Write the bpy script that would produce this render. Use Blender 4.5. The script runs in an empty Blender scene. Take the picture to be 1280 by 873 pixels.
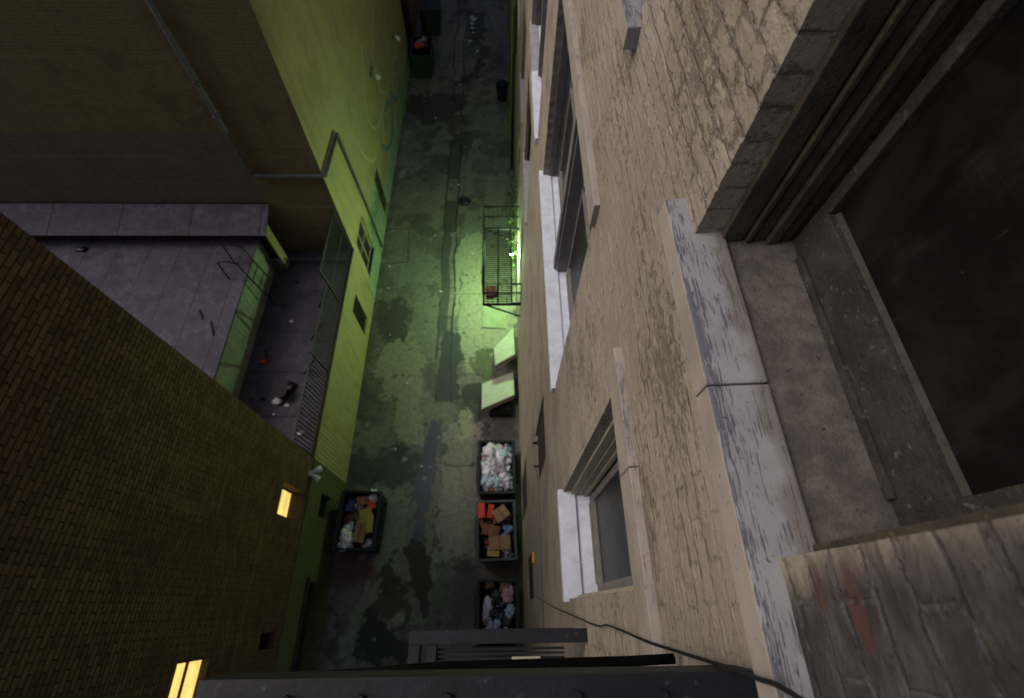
import bpy, bmesh, math, random
import numpy as np
from mathutils import Vector, Matrix, noise
random.seed(7)
SC = bpy.context.scene
COL = SC.collection
R_ = math.radians

# ------------------------------------------------------------------ helpers
def tag(o, label=None, cat=None, group=None, kind=None):
    if label: o['label'] = label
    if cat: o['category'] = cat
    if group: o['group'] = group
    if kind: o['kind'] = kind
    return o

def thing(name, label, cat, loc=(0, 0, 0), rz=0.0, group=None):
    o = bpy.data.objects.new(name, None)
    o.empty_display_size = .2
    COL.objects.link(o)
    o.location = loc
    o.rotation_euler = (0, 0, rz)
    return tag(o, label, cat, group)

class MB:
    def __init__(s):
        s.v = []; s.f = []
    def quad(s, *p):
        n = len(s.v); s.v += [tuple(q) for q in p]; s.f.append(tuple(range(n, n+len(p))))
        return s
    def box(s, x0, x1, y0, y1, z0, z1):
        n = len(s.v)
        s.v += [(x0,y0,z0),(x1,y0,z0),(x1,y1,z0),(x0,y1,z0),(x0,y0,z1),(x1,y0,z1),(x1,y1,z1),(x0,y1,z1)]
        for f in ((0,3,2,1),(4,5,6,7),(0,1,5,4),(1,2,6,5),(2,3,7,6),(3,0,4,7)):
            s.f.append(tuple(n+i for i in f))
        return s
    def hexa(s, b, t):
        n = len(s.v); s.v += [tuple(p) for p in b]+[tuple(p) for p in t]
        for f in ((0,3,2,1),(4,5,6,7),(0,1,5,4),(1,2,6,5),(2,3,7,6),(3,0,4,7)):
            s.f.append(tuple(n+i for i in f))
        return s
    def tube(s, pts, r, n=10, caps=True):
        pts = [Vector(p) for p in pts]
        rr = r if isinstance(r, (list, tuple)) else [r]*len(pts)
        base = len(s.v); prev = None
        for i, p in enumerate(pts):
            d = (pts[min(i+1, len(pts)-1)]-pts[max(i-1, 0)]).normalized()
            if prev is None:
                a = Vector((0,0,1)) if abs(d.z) < .9 else Vector((1,0,0))
                u = d.cross(a).normalized()
            else:
                u = (prev - d*prev.dot(d)).normalized()
            prev = u; w = d.cross(u)
            for k in range(n):
                t = 2*math.pi*k/n
                s.v.append(tuple(p+(u*math.cos(t)+w*math.sin(t))*rr[i]))
        for i in range(len(pts)-1):
            for k in range(n):
                a = base+i*n+k; b = base+i*n+(k+1) % n
                s.f.append((a, b, b+n, a+n))
        if caps:
            s.f.append(tuple(base+k for k in range(n))[::-1])
            e = base+(len(pts)-1)*n
            s.f.append(tuple(e+k for k in range(n)))
        return s
    def bar(s, a, b, w, h, up=(0,0,1)):
        a = Vector(a); b = Vector(b); d = (b-a).normalized(); up = Vector(up)
        u = d.cross(up)
        if u.length < 1e-4: u = d.cross(Vector((1,0,0)))
        u.normalize(); t = u.cross(d)
        q = lambda p: [p-u*w/2-t*h/2, p+u*w/2-t*h/2, p+u*w/2+t*h/2, p-u*w/2+t*h/2]
        return s.hexa(q(a), q(b))
    def blob(s, c, r, sub=2, amp=.25, freq=2.0, seed=0, squash=(1,1,1)):
        bm = bmesh.new(); bmesh.ops.create_icosphere(bm, subdivisions=sub, radius=1)
        n = len(s.v); off = Vector((seed*3.1, seed*1.7, seed*.9))
        for v in bm.verts:
            p = v.co.copy()
            k = 1+amp*noise.noise(p*freq+off)+amp*.5*noise.noise(p*freq*2.7+off)+amp*.3*noise.noise(p*freq*6+off)
            s.v.append((c[0]+p.x*k*r*squash[0], c[1]+p.y*k*r*squash[1], c[2]+p.z*k*r*squash[2]))
        for f in bm.faces: s.f.append(tuple(n+v.index for v in f.verts))
        bm.free(); return s
    def build(s, name, m, parent=None, bevel=0, smooth=False, seg=2):
        me = bpy.data.meshes.new(name)
        me.from_pydata(s.v, [], s.f)
        bm = bmesh.new(); bm.from_mesh(me)
        if bevel:
            es = [e for e in bm.edges if len(e.link_faces) == 2 and e.calc_face_angle(0) > .5]
            bmesh.ops.bevel(bm, geom=es, offset=bevel, segments=seg, affect='EDGES', profile=.6)
        bmesh.ops.recalc_face_normals(bm, faces=bm.faces)
        bm.to_mesh(me); bm.free()
        if smooth:
            for p in me.polygons: p.use_smooth = True
        me.materials.append(m)
        o = bpy.data.objects.new(name, me)
        COL.objects.link(o)
        if parent: o.parent = parent
        return o

def copy_tree(o, parent=None):
    c = o.copy(); COL.objects.link(c)
    if parent: c.parent = parent
    for ch in list(o.children): copy_tree(ch, c)
    return c

# ------------------------------------------------------------------ materials
class N:
    def __init__(s, name):
        s.m = bpy.data.materials.new(name); s.m.use_nodes = True
        s.t = s.m.node_tree; s.b = s.t.nodes['Principled BSDF']
        s.pos = s.n('ShaderNodeNewGeometry').outputs['Position']
    def n(s, t, **k):
        x = s.t.nodes.new(t)
        for a, b in k.items(): setattr(x, a, b)
        return x
    def l(s, a, b): s.t.links.new(a, b)
    def set(s, sock, v):
        if hasattr(v, 'is_output'): s.l(v, sock)
        else: sock.default_value = v
    def math(s, op, a, b=None, c=None, clamp=False):
        x = s.n('ShaderNodeMath', operation=op, use_clamp=clamp)
        s.set(x.inputs[0], a)
        if b is not None: s.set(x.inputs[1], b)
        if c is not None: s.set(x.inputs[2], c)
        return x.outputs[0]
    def vmath(s, op, a, b):
        x = s.n('ShaderNodeVectorMath', operation=op)
        s.set(x.inputs[0], a); s.set(x.inputs[1], b); return x.outputs[0]
    def mix(s, f, a, b, mode='MIX'):
        x = s.n('ShaderNodeMix', data_type='RGBA', blend_type=mode)
        s.set(x.inputs[0], f)
        s.set(x.inputs[6], a if hasattr(a, 'is_output') else (*a, 1))
        s.set(x.inputs[7], b if hasattr(b, 'is_output') else (*b, 1))
        return x.outputs[2]
    def noise(s, vec, sc, det=6, rough=.6, dist=0.0):
        x = s.n('ShaderNodeTexNoise'); s.l(vec, x.inputs['Vector'])
        x.inputs['Scale'].default_value = sc; x.inputs['Detail'].default_value = det
        x.inputs['Roughness'].default_value = rough; x.inputs['Distortion'].default_value = dist
        return x.outputs['Fac']
    def step(s, v, a, b):
        x = s.n('ShaderNodeMapRange', interpolation_type='SMOOTHSTEP'); s.set(x.inputs[0], v)
        x.inputs[1].default_value = a; x.inputs[2].default_value = b
        return x.outputs[0]
    def xyz(s, v=None):
        x = s.n('ShaderNodeSeparateXYZ'); s.l(v or s.pos, x.inputs[0]); return x.outputs
    def comb(s, a, b, c=0.0):
        x = s.n('ShaderNodeCombineXYZ')
        for i, q in enumerate((a, b, c)): s.set(x.inputs[i], q)
        return x.outputs[0]
    def scale(s, v, k): return s.vmath('MULTIPLY', v, k)
    def bump(s, h, strength=1.0, dist=1.0):
        x = s.n('ShaderNodeBump'); x.inputs['Strength'].default_value = strength
        x.inputs['Distance'].default_value = dist
        s.l(h, x.inputs['Height']); s.l(x.outputs[0], s.b.inputs['Normal'])
    def out(s, col, rough=.85, spec=.3, metal=0.0):
        if col is not None:
            s.set(s.b.inputs['Base Color'], col if hasattr(col, 'is_output') else (*col, 1))
        s.set(s.b.inputs['Roughness'], rough)
        s.b.inputs['Specular IOR Level'].default_value = spec
        s.b.inputs['Metallic'].default_value = metal
        return s.m

def worn(name, c, c2=None, sc=6.0, rough=.8, spec=.3, bump=.002, metal=0.0, speck=None):
    """a material with uneven colour, fine grain and small bumps"""
    g = N(name); c2 = c2 or tuple(q*.6 for q in c)
    n1 = g.noise(g.pos, sc, 8, .65); n2 = g.noise(g.pos, sc*9, 4, .6)
    col = g.mix(g.step(n1, .35, .65), c, c2)
    col = g.mix(g.math('MULTIPLY', g.step(n2, .35, .75), .4), col, tuple(q*.55 for q in c))
    if speck:
        n3 = g.noise(g.pos, sc*3.3, 6, .7)
        col = g.mix(g.step(n3, .6, .66), col, speck)
    if bump: g.bump(g.math('MULTIPLY', g.math('ADD', n1, g.math('MULTIPLY', n2, .5)), bump*2))
    r = g.math('ADD', g.math('MULTIPLY', n2, .2), rough-.1)
    return g.out(col, r, spec, metal)

def brick(name, axis, c1, c2, mortar, bw=.22, bh=.075, ms=.011, bump=.005, wash=None, washf=(.45, .65), dark=None, mfade=0.0, wob=.01, streak=.5, row=.35):
    g = N(name); x, y, z = g.xyz()[:3]
    uv = g.comb(y if axis == 'x' else x, z, 0.0)
    d = g.n('ShaderNodeTexNoise'); g.l(g.pos, d.inputs['Vector']); d.inputs['Scale'].default_value = 9
    uv = g.vmath('ADD', uv, g.scale(g.vmath('SUBTRACT', d.outputs['Color'], (.5, .5, .5)), (wob, wob, 0)))
    b = g.n('ShaderNodeTexBrick', offset=.5, squash=1.0); g.l(uv, b.inputs['Vector'])
    b.inputs['Scale'].default_value = 1; b.inputs['Brick Width'].default_value = bw; b.inputs['Row Height'].default_value = bh
    b.inputs['Mortar Size'].default_value = ms; b.inputs['Mortar Smooth'].default_value = .4; b.inputs['Bias'].default_value = -.1
    b.inputs['Color1'].default_value = (*c1, 1); b.inputs['Color2'].default_value = (*c2, 1); b.inputs['Mortar'].default_value = (*mortar, 1)
    n1 = g.noise(g.pos, 1.1, 7, .65); n2 = g.noise(g.pos, 30, 5, .65); n3 = g.noise(g.pos, 5, 6, .65)
    col = b.outputs['Color']
    col = g.mix(g.math('MULTIPLY', g.step(n2, .35, .7), .45), col, tuple(q*.5 for q in c1))
    if wash: col = g.mix(g.math('MULTIPLY', g.step(n1, *washf), .8), col, wash)
    if dark: col = g.mix(g.math('MULTIPLY', g.step(n3, .52, .7), .7), col, dark)
    sk = g.noise(g.scale(g.pos, (1, 1, .1)), 3.2, 7, .68)       # run-off stains down the wall
    col = g.mix(g.math('MULTIPLY', g.step(sk, .48, .7), streak), col, tuple(q*.38 for q in c1))
    col = g.mix(g.math('MULTIPLY', g.step(sk, .46, .3), streak*.45), col, tuple(min(1, q*1.35+.01) for q in c1))
    rw = g.noise(g.comb(0.0, 0.0, z), 5.2, 3, .6)                # some courses paler than others
    rx = g.noise(g.scale(g.pos, (.35,.35,1.0)), 1.4, 3, .5)
    col = g.mix(g.math('MULTIPLY', g.math('MULTIPLY', g.step(rw, .56, .66), g.step(rx, .4, .6)), row), col, tuple(min(1, q*1.5+.01) for q in c1))
    col = g.mix(g.math('MULTIPLY', g.step(rw, .42, .34), row*.8), col, tuple(q*.55 for q in c1))
    pt = g.noise(g.pos, .55, 5, .7)
    col = g.mix(g.math('MULTIPLY', g.step(pt, .55, .6), .35), col, tuple(q*.6 for q in c2))
    h = g.math('ADD', g.math('MULTIPLY', b.outputs['Fac'], -bump), g.math('MULTIPLY', n2, bump*.7))
    g.bump(h)
    return g.out(col, .88, .25)

def tan_wall():
    g = N('painted_tan_brick'); x, y, z = g.xyz()[:3]
    d = g.n('ShaderNodeTexNoise'); g.l(g.pos, d.inputs['Vector']); d.inputs['Scale'].default_value = 7; d.inputs['Detail'].default_value = 4
    uv = g.vmath('ADD', g.comb(y, z, 0.0), g.scale(g.vmath('SUBTRACT', d.outputs['Color'], (.5,.5,.5)), (.03, .022, 0)))
    b = g.n('ShaderNodeTexBrick', offset=.5); g.l(uv, b.inputs['Vector'])
    b.inputs['Scale'].default_value = 1; b.inputs['Brick Width'].default_value = .215; b.inputs['Row Height'].default_value = .0755
    b.inputs['Mortar Size'].default_value = .0075; b.inputs['Mortar Smooth'].default_value = .7
    b.inputs['Color1'].default_value = (.40,.345,.275,1); b.inputs['Color2'].default_value = (.34,.29,.235,1); b.inputs['Mortar'].default_value = (.30,.26,.235,1)
    st = g.scale(g.pos, (1, .38, 1.0))                       # wear runs along the courses
    big = g.noise(g.pos, .8, 6, .6); mid = g.noise(st, 5, 8, .7); fl = g.noise(g.scale(g.pos, (1, .42, 1.15)), 52, 8, .8, .15); fine = g.noise(g.pos, 130, 4, .7)
    zone = g.noise(g.scale(g.pos, (1,.7,1)), 2.6, 3, .5)
    col = g.mix(g.step(big, .4, .65), b.outputs['Color'], (.315,.265,.21))
    col = g.mix(g.math('MULTIPLY', g.step(mid, .5, .72), .55), col, (.43,.37,.295))
    col = g.mix(g.math('MULTIPLY', g.step(fine, .4, .75), .35), col, (.19,.145,.11))
    # paint lost to bare brown brick, in flakes that gather in zones
    up = g.step(g.math('ADD', z, g.math('MULTIPLY', zone, .8)), 15.4, 16.1)
    b2 = g.n('ShaderNodeTexBrick', offset=.5); g.l(uv, b2.inputs['Vector']); b2.inputs['Scale'].default_value = 1; b2.inputs['Brick Width'].default_value = .215
    b2.inputs['Row Height'].default_value = .0755; b2.inputs['Mortar Size'].default_value = .026; b2.inputs['Mortar Smooth'].default_value = 1.0
    th = g.math('ADD', fl, g.math('MULTIPLY', g.math('SUBTRACT', zone, .5), .5))
    th = g.math('ADD', th, g.math('MULTIPLY', up, g.math('SUBTRACT', g.math('MULTIPLY', b2.outputs['Fac'], .12), .06)))
    th = g.math('ADD', th, g.math('MULTIPLY', g.math('SUBTRACT', 1.0, up), g.math('SUBTRACT', g.math('MULTIPLY', b2.outputs['Fac'], .05), .025)))
    th = g.math('ADD', th, g.math('MULTIPLY', g.math('SUBTRACT', 1.0, up), .008))
    flake = g.step(th, .575, .60)
    col = g.mix(g.math('MULTIPLY', flake, .62), col, (.115,.08,.062))
    red = g.math('MULTIPLY', g.step(g.noise(g.pos, 9, 5, .6), .62, .66), g.step(g.noise(g.pos, 1.7, 2, .5), .56, .64))
    col = g.mix(g.math('MULTIPLY', red, .8), col, (.15,.072,.05))
    sk = g.noise(g.scale(g.pos, (1, .3, 1.0)), 11, 7, .72, .3); ruff = g.noise(g.scale(g.pos, (1, .5, 1.0)), 62, 5, .7)
    col = g.mix(g.math('MULTIPLY', g.step(sk, .52, .7), .28), col, (.17,.135,.105))
    col = g.mix(g.math('MULTIPLY', g.step(sk, .46, .32), .4), col, (.47,.415,.34))
    col = g.mix(g.math('MULTIPLY', g.step(ruff, .5, .7), .4), col, (.16,.12,.095))
    # pale lime left along the joints
    lime = g.math('MULTIPLY', g.math('MULTIPLY', b.outputs['Fac'], g.math('ADD', .4, g.math('MULTIPLY', g.step(z, 14.7, 15.3), .6))), g.step(g.noise(g.pos, 13, 5, .7), .46, .62))
    col = g.mix(g.math('MULTIPLY', lime, .75), col, (.42,.385,.39))
    joint = g.math('MULTIPLY', g.math('MULTIPLY', b.outputs['Fac'], g.math('ADD', .55, g.math('MULTIPLY', g.step(z, 14.5, 15.2), .45))), g.step(g.noise(g.pos, 11, 5, .7), .54, .42))
    col = g.mix(g.math('MULTIPLY', joint, .5), col, (.12,.088,.068))
    # bare, grimy brickwork round the near jamb, darkened further to stand for corner vignetting
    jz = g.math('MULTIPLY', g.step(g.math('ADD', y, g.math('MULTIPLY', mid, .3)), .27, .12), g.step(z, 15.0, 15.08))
    grime_vignette = g.math('MULTIPLY', jz, g.step(g.noise(g.scale(g.pos, (1,.5,1)), 9, 6, .65), .30, .55))
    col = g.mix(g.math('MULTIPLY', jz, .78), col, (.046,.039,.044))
    col = g.mix(g.math('MULTIPLY', grime_vignette, .8), col, (.034,.028,.029))
    def patch(cy, cz, ry, rz):
        e = g.math('ADD', g.math('POWER', g.math('DIVIDE', g.math('SUBTRACT', y, cy), ry), 2.0), g.math('POWER', g.math('DIVIDE', g.math('SUBTRACT', z, cz), rz), 2.0))
        return g.step(g.math('ADD', e, g.math('MULTIPLY', g.math('SUBTRACT', g.noise(g.scale(g.pos, (1,.7,1)), 40, 6, .7), .5), 3.2)), 1.0, .85)
    bare = g.math('MAXIMUM', patch(.035, 15.262, .05, .021), patch(.0, 15.352, .065, .022))
    bare = g.math('MULTIPLY', bare, jz)
    col = g.mix(bare, col, (.10,.05,.042))
    lj = g.math('MULTIPLY', jz, g.math('MULTIPLY', b.outputs['Fac'], g.step(g.noise(g.pos, 17, 5, .7), .4, .6)))
    col = g.mix(g.math('MULTIPLY', lj, .5), col, (.17,.155,.18))
    jf = g.math('ADD', .4, g.math('MULTIPLY', g.step(g.math('ADD', z, g.math('MULTIPLY', zone, .8)), 15.2, 15.8), .85))
    h = g.math('ADD', g.math('MULTIPLY', g.math('MULTIPLY', b.outputs['Fac'], jf), -.004), g.math('MULTIPLY', fine, .003))
    h = g.math('ADD', h, g.math('MULTIPLY', flake, -.006))
    h = g.math('ADD', h, g.math('MULTIPLY', mid, .012))
    h = g.math('ADD', h, g.math('ADD', g.math('MULTIPLY', sk, .012), g.math('MULTIPLY', ruff, .005)))
    h = g.math('ADD', h, g.math('MULTIPLY', fl, .006))
    h = g.math('ADD', h, g.math('MULTIPLY', lime, .011))
    pit = g.step(g.noise(g.scale(g.pos, (1,.45,1)), 95, 3, .6), .66, .72)
    col = g.mix(g.math('MULTIPLY', pit, .85), col, (.06,.042,.034))
    h = g.math('ADD', h, g.math('MULTIPLY', pit, -.006))
    g.bump(h)
    return g.out(col, .82, .3)

def stone_sill(name, base, weather, amount, grain=60, dirt=False):
    """painted stone with the coat worn off in streaks along its length"""
    g = N(name)
    st = g.scale(g.pos, (1, .055, 1)); n1 = g.noise(st, grain, 6, .7); n2 = g.noise(g.pos, 7, 5, .6); n3 = g.noise(g.pos, 55, 4, .6); ed = g.noise(g.scale(g.pos, (1,.3,1)), 26, 5, .7)
    nx = g.xyz(g.n('ShaderNodeNewGeometry').outputs['Normal'])[2]
    col = g.mix(g.step(n2, .35, .7), base, tuple(q*.8 for q in base))
    v_ = g.math('ADD', g.math('MULTIPLY', n1, .55), g.math('MULTIPLY', g.math('ADD', g.math('MULTIPLY', n2, .6), g.math('MULTIPLY', ed, .4)), .45))
    if dirt: v_ = g.math('ADD', v_, g.math('MULTIPLY', g.step(g.xyz()[0], .545, .485), .075))
    w = g.step(v_, .58-amount, .61-amount)
    w = g.math('MULTIPLY', w, g.step(nx, .15, .6))
    col = g.mix(g.math('MULTIPLY', w, .75), col, weather)
    col = g.mix(g.math('MULTIPLY', g.step(n3, .66, .7), .8), col, tuple(q*.3 for q in weather))
    if dirt:
        x = g.xyz()[0]
        dd = g.step(g.math('ADD', x, g.math('MULTIPLY', g.math('SUBTRACT', n2, .5), .12)), .575, .615)
        col = g.mix(g.math('MULTIPLY', dd, .75), col, (.15,.125,.115))
    g.bump(g.math('ADD', g.math('MULTIPLY', w, -.0015), g.math('MULTIPLY', n3, .0015)))
    return g.out(col, .75, .35)

def ground_mat():
    g = N('alley_concrete')
    a = g.n('ShaderNodeAttribute', attribute_name='stain'); n1 = g.noise(g.pos, 6, 7, .7); n2 = g.noise(g.pos, 40, 4, .7)
    col = g.mix(g.math('MULTIPLY', g.step(n1, .4, .7), .45), a.outputs['Color'], (.045,.043,.04))
    col = g.mix(g.math('MULTIPLY', g.step(n2, .5, .8), .35), col, (.3,.29,.26))
    vo = g.n('ShaderNodeTexVoronoi', feature='DISTANCE_TO_EDGE'); g.l(g.vmath('ADD', g.pos, g.scale(g.n('ShaderNodeTexNoise').outputs['Color'], (.5,.5,0))), vo.inputs['Vector']); vo.inputs['Scale'].default_value = .55
    crack = g.math('MULTIPLY', g.step(vo.outputs['Distance'], .014, .004), g.step(g.noise(g.pos, .7, 3, .5), .45, .55))
    col = g.mix(g.math('MULTIPLY', crack, .35), col, (.03,.028,.026))
    b = g.n('ShaderNodeAttribute', attribute_name='wet')
    r = g.math('SUBTRACT', g.math('ADD', .72, g.math('MULTIPLY', n1, .25)), g.math('MULTIPLY', b.outputs['Fac'], .42))
    g.bump(g.math('ADD', g.math('MULTIPLY', n1, .012), g.math('MULTIPLY', n2, .006)), .7)
    return g.out(col, r, .4)

def emis(name, c, s):
    g = N(name); n = g.noise(g.scale(g.pos, (1, 1, 2.5)), 2.2, 4, .6)
    g.b.inputs['Emission Color'].default_value = (*c, 1)
    g.l(g.math('MULTIPLY', g.math('ADD', .35, g.math('MULTIPLY', n, 1.3)), s), g.b.inputs['Emission Strength'])
    return g.out(tuple(q*.3 for q in c), .5)

def glass_mat(name, c=(.012,.012,.012), rough=.18, wire=False, spec=.4):
    g = N(name); n = g.noise(g.pos, 7, 6, .6); n2 = g.noise(g.pos, 1.8, 4, .6)
    col = g.mix(g.step(n, .5, .8), c, tuple(q*2.2+.004 for q in c))
    if wire:
        x, y, z = g.xyz()[:3]
        w = g.n('ShaderNodeTexVoronoi', feature='DISTANCE_TO_EDGE'); g.l(g.comb(y, z, 0.0), w.inputs['Vector'])
        w.inputs['Scale'].default_value = 46; w.inputs['Randomness'].default_value = .15
        col = g.mix(g.math('MULTIPLY', g.math('MULTIPLY', g.step(w.outputs['Distance'], .07, .01), g.step(n, .5, .7)), .14), col, (.07,.07,.065))
        gr = g.noise(g.scale(g.pos, (1, 1, .5)), 3.5, 8, .72, .6)
        col = g.mix(g.step(gr, .46, .72), col, (.015,.0125,.0085))
        col = g.mix(g.math('MULTIPLY', g.step(g.noise(g.scale(g.pos, (1, 3, .35)), 9, 6, .7, 1.2), .62, .7), .5), col, (.034,.032,.025))
        col = g.mix(g.step(g.noise(g.pos, 70, 2, .5), .77, .79), col, (.04,.04,.036))
    return g.out(col, g.math('ADD', rough, g.math('MULTIPLY', n, .25)), spec)

M = {}
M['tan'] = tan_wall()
M['nb'] = brick('brown_face_brick', 'x', (.17,.112,.057), (.08,.052,.029), (.022,.016,.011), .235, .085, .012, .006, dark=(.05,.028,.018))
M['nby'] = brick('brown_return_brick', 'y', (.17,.112,.057), (.08,.052,.029), (.022,.016,.011), .235, .085, .012, .006, dark=(.05,.028,.018))
M['nb_base'] = brick('olive_painted_brick', 'x', (.13,.13,.06), (.11,.11,.05), (.06,.06,.03), .235, .085, .008, .004, dark=(.08,.075,.035))
M['lby'] = brick('drab_common_brick', 'y', (.165,.135,.066), (.128,.104,.052), (.21,.175,.098), .24, .08, .010, .004, wash=(.135,.108,.055), dark=(.115,.092,.048), streak=.2, row=.5)
M['lbgrey'] = brick('grey_washed_brick', 'y', (.15,.14,.125), (.12,.112,.1), (.075,.068,.06), .24, .08, .010, .004, dark=(.09,.08,.075), streak=.2)
M['lbx'] = brick('ochre_painted_brick', 'x', (.42,.345,.19), (.385,.315,.172), (.34,.275,.155), .24, .08, .008, .003, wash=(.33,.26,.165), dark=(.30,.235,.15), streak=.42, row=.12)
M['mint'] = brick('pale_mint_paint', 'x', (.30,.36,.26), (.28,.34,.25), (.25,.3,.22), .24, .08, .008, .003, dark=(.16,.2,.15))
M['annex'] = None
def ribbed():
    g = N('ochre_ribbed_wall'); x, y, z = g.xyz()[:3]
    n = g.noise(g.scale(g.pos, (1,1,.3)), 4, 7, .7); n2 = g.noise(g.pos, 30, 4, .6)
    w = g.math('SINE', g.math('MULTIPLY', y, 2*math.pi/.13))
    col = g.mix(g.step(n, .45, .7), (.34,.285,.145), (.24,.2,.1))
    col = g.mix(g.math('MULTIPLY', g.step(w, -.75, -.95), .22), col, (.10,.09,.04))
    col = g.mix(g.math('MULTIPLY', g.step(n2, .5, .75), .3), col, (.14,.12,.06))
    g.bump(g.math('ADD', g.math('MULTIPLY', w, .005), g.math('MULTIPLY', n2, .004)))
    return g.out(col, .8, .3)
M['annex'] = ribbed()
M['rust'] = brick('orange_brown_brick', 'x', (.25,.14,.07), (.2,.11,.055), (.12,.08,.05), .24, .08)
M['olive'] = brick('olive_green_painted_brick', 'x', (.17,.19,.09), (.15,.17,.08), (.1,.11,.055), .24, .08, dark=(.1,.1,.05))
M['roof'] = None
def roof_mat(name, c, seam_ax, sp):
    g = N(name); x, y, z = g.xyz()[:3]; n = g.noise(g.pos, 2.2, 7, .65); n2 = g.noise(g.pos, 25, 4, .6)
    q = {'x': x, 'y': y}[seam_ax]
    q = g.math('ADD', q, g.math('MULTIPLY', n, .03))
    fr = g.math('ABSOLUTE', g.math('SUBTRACT', g.math('FRACT', g.math('DIVIDE', q, sp)), .5))
    col = g.mix(g.step(n, .4, .7), c, tuple(v*.72 for v in c))
    pd = g.noise(g.pos, .9, 6, .62); col = g.mix(g.math('MULTIPLY', g.step(g.math('ABSOLUTE', g.math('SUBTRACT', pd, .5)), .02, .004), .45), col, tuple(v*1.7 for v in c)); col = g.mix(g.math('MULTIPLY', g.step(pd, .53, .6), .5), col, tuple(v*.62 for v in c))
    col = g.mix(g.math('MULTIPLY', g.step(n2, .55, .8), .3), col, tuple(v*.5 for v in c))
    col = g.mix(g.math('MULTIPLY', g.step(fr, .012, .004), .75), col, tuple(v*.25 for v in c))
    g.bump(g.math('ADD', g.math('MULTIPLY', n, .02), g.math('MULTIPLY', g.step(fr, .02, .005), .01)))
    return g.out(col, .8, .3)
M['roof'] = roof_mat('grey_sheet_roof', (.088,.082,.112), 'x', .95)
M['deck'] = roof_mat('grey_deck_felt', (.072,.067,.09), 'y', 1.4)
M['canopy'] = roof_mat('grey_canopy_sheet', (.08,.075,.1), 'x', 2.1)
M['stepwall'] = worn('pale_step_wall', (.30,.33,.26), (.22,.25,.2), 3)
M['ground'] = ground_mat()
M['stone_near'] = stone_sill('weathered_painted_stone', (.27,.265,.285), (.075,.08,.115), .035, 230, dirt=True)
M['lintel'] = stone_sill('lintel_stone', (.30,.27,.245), (.13,.13,.16), .03, 160)
M['stone_front'] = stone_sill('tan_painted_stone', (.33,.285,.24), (.16,.155,.18), .02)
M['white'] = stone_sill('white_painted_sill', (.63,.665,.76), (.4,.42,.5), -.06)
M['greysill'] = stone_sill('grey_cement_sill', (.34,.34,.36), (.2,.2,.23), .02)
M['subsill'] = worn('gritty_cement', (.135,.117,.105), (.075,.064,.057), 15, .95, .15, .003, speck=(.045,.038,.034))
M['oldwood'] = worn('flaking_grey_wood', (.062,.056,.05), (.034,.031,.028), 10, .8, .25, .004, speck=(.14,.13,.12))
M['brownwood'] = worn('brown_bare_wood', (.075,.06,.042), (.04,.033,.025), 12, .8, .25, .003, speck=(.14,.105,.06))
M['puttygrey'] = worn('old_putty', (.05,.051,.044), (.03,.031,.027), 12, .8, .25, .002)
M['cream'] = worn('cream_wood', (.42,.38,.28), (.34,.30,.22), 9, .7, .3, .001)
M['greywood'] = worn('grey_wood', (.2,.195,.185), (.14,.135,.13), 9, .7, .3, .001)
M['blackmetal'] = worn('black_painted_steel', (.009,.010,.015), (.005,.0055,.008), 8, .6, .3, .001, speck=(.03,.032,.042))
M['blackplain'] = worn('black_iron', (.007,.007,.008), None, 8, .6, .3, .001)
M['rod'] = worn('sooty_iron', (.004,.004,.004), None, 8, .95, .05, .001)
M['cagemetal'] = worn('dark_green_grey_iron', (.03,.034,.032), None, 8, .55, .4, .001)
M['greymetal'] = worn('grey_galvanised', (.12,.12,.135), (.085,.085,.10), 8, .75, .3, .001, .0)
M['darkbrown'] = worn('dark_brown_paint', (.05,.036,.03), None, 7, .7)
M['glass'] = glass_mat('dark_window_glass')
M['wireglass'] = glass_mat('grimy_wired_glass', (.004,.004,.004), .3, True, .22)
M['greyglass'] = glass_mat('dusty_window_glass', (.018,.019,.018), .3)
M['lit'] = emis('lit_amber_pane', (1.0, .70, .20), .62)
M['dump'] = worn('dark_green_dumpster_steel', (.014,.024,.02), (.009,.014,.012), 6, .6, .35, .002, speck=(.035,.04,.035))
M['dumpgrey'] = worn('grey_green_dumpster_steel', (.07,.085,.085), (.045,.055,.055), 6, .6, .35, .002)
M['lid'] = worn('black_plastic_lid', (.009,.010,.010), None, 5, .5, .35, .002)
M['rubber'] = worn('black_rubber', (.012,.012,.012), None, 5, .8)
def bagm(name, c): return worn(name, c, tuple(q*.75 for q in c), 9, .4, .5, .006)
M['bagw'] = bagm('white_bag', (.78,.78,.86)); M['bagp'] = bagm('grey_bag', (.36,.34,.4)); M['bagk'] = bagm('black_bag', (.012,.012,.016))
M['bagb'] = bagm('blue_bag', (.17,.25,.48)); M['bagl'] = bagm('pale_blue_bag', (.42,.55,.66)); M['bagpk'] = bagm('pink_bag', (.55,.33,.34))
M['scrapw'] = worn('scrap_paper', (.6,.6,.66), (.45,.45,.5), 9, .8, .2, .002)
M['scrapt'] = worn('scrap_kraft', (.35,.22,.13), None, 9, .9, .2, .002)
M['scrapb'] = worn('scrap_film', (.14,.2,.34), None, 9, .4, .4, .002)
M['scrapr'] = worn('scrap_wrapper', (.32,.08,.06), None, 9, .5, .4, .002)
M['card'] = worn('brown_cardboard', (.33,.215,.12), (.26,.165,.09), 5, .9, .15, .001)
M['card2'] = worn('red_brown_cardboard', (.25,.12,.075), (.2,.1,.06), 5, .9, .15, .001)
M['yellow'] = worn('yellow_box', (.42,.36,.08), (.34,.29,.07), 5, .8, .2, .001)
M['red'] = worn('red_card', (.62,.06,.035), (.5,.045,.03), 5, .6, .3, .001)
M['blue'] = worn('blue_card', (.05,.08,.24), None, 5, .6, .3, .001)
M['paper'] = worn('white_paper', (.6,.6,.62), (.5,.5,.52), 6, .8, .2, .001)
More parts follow.
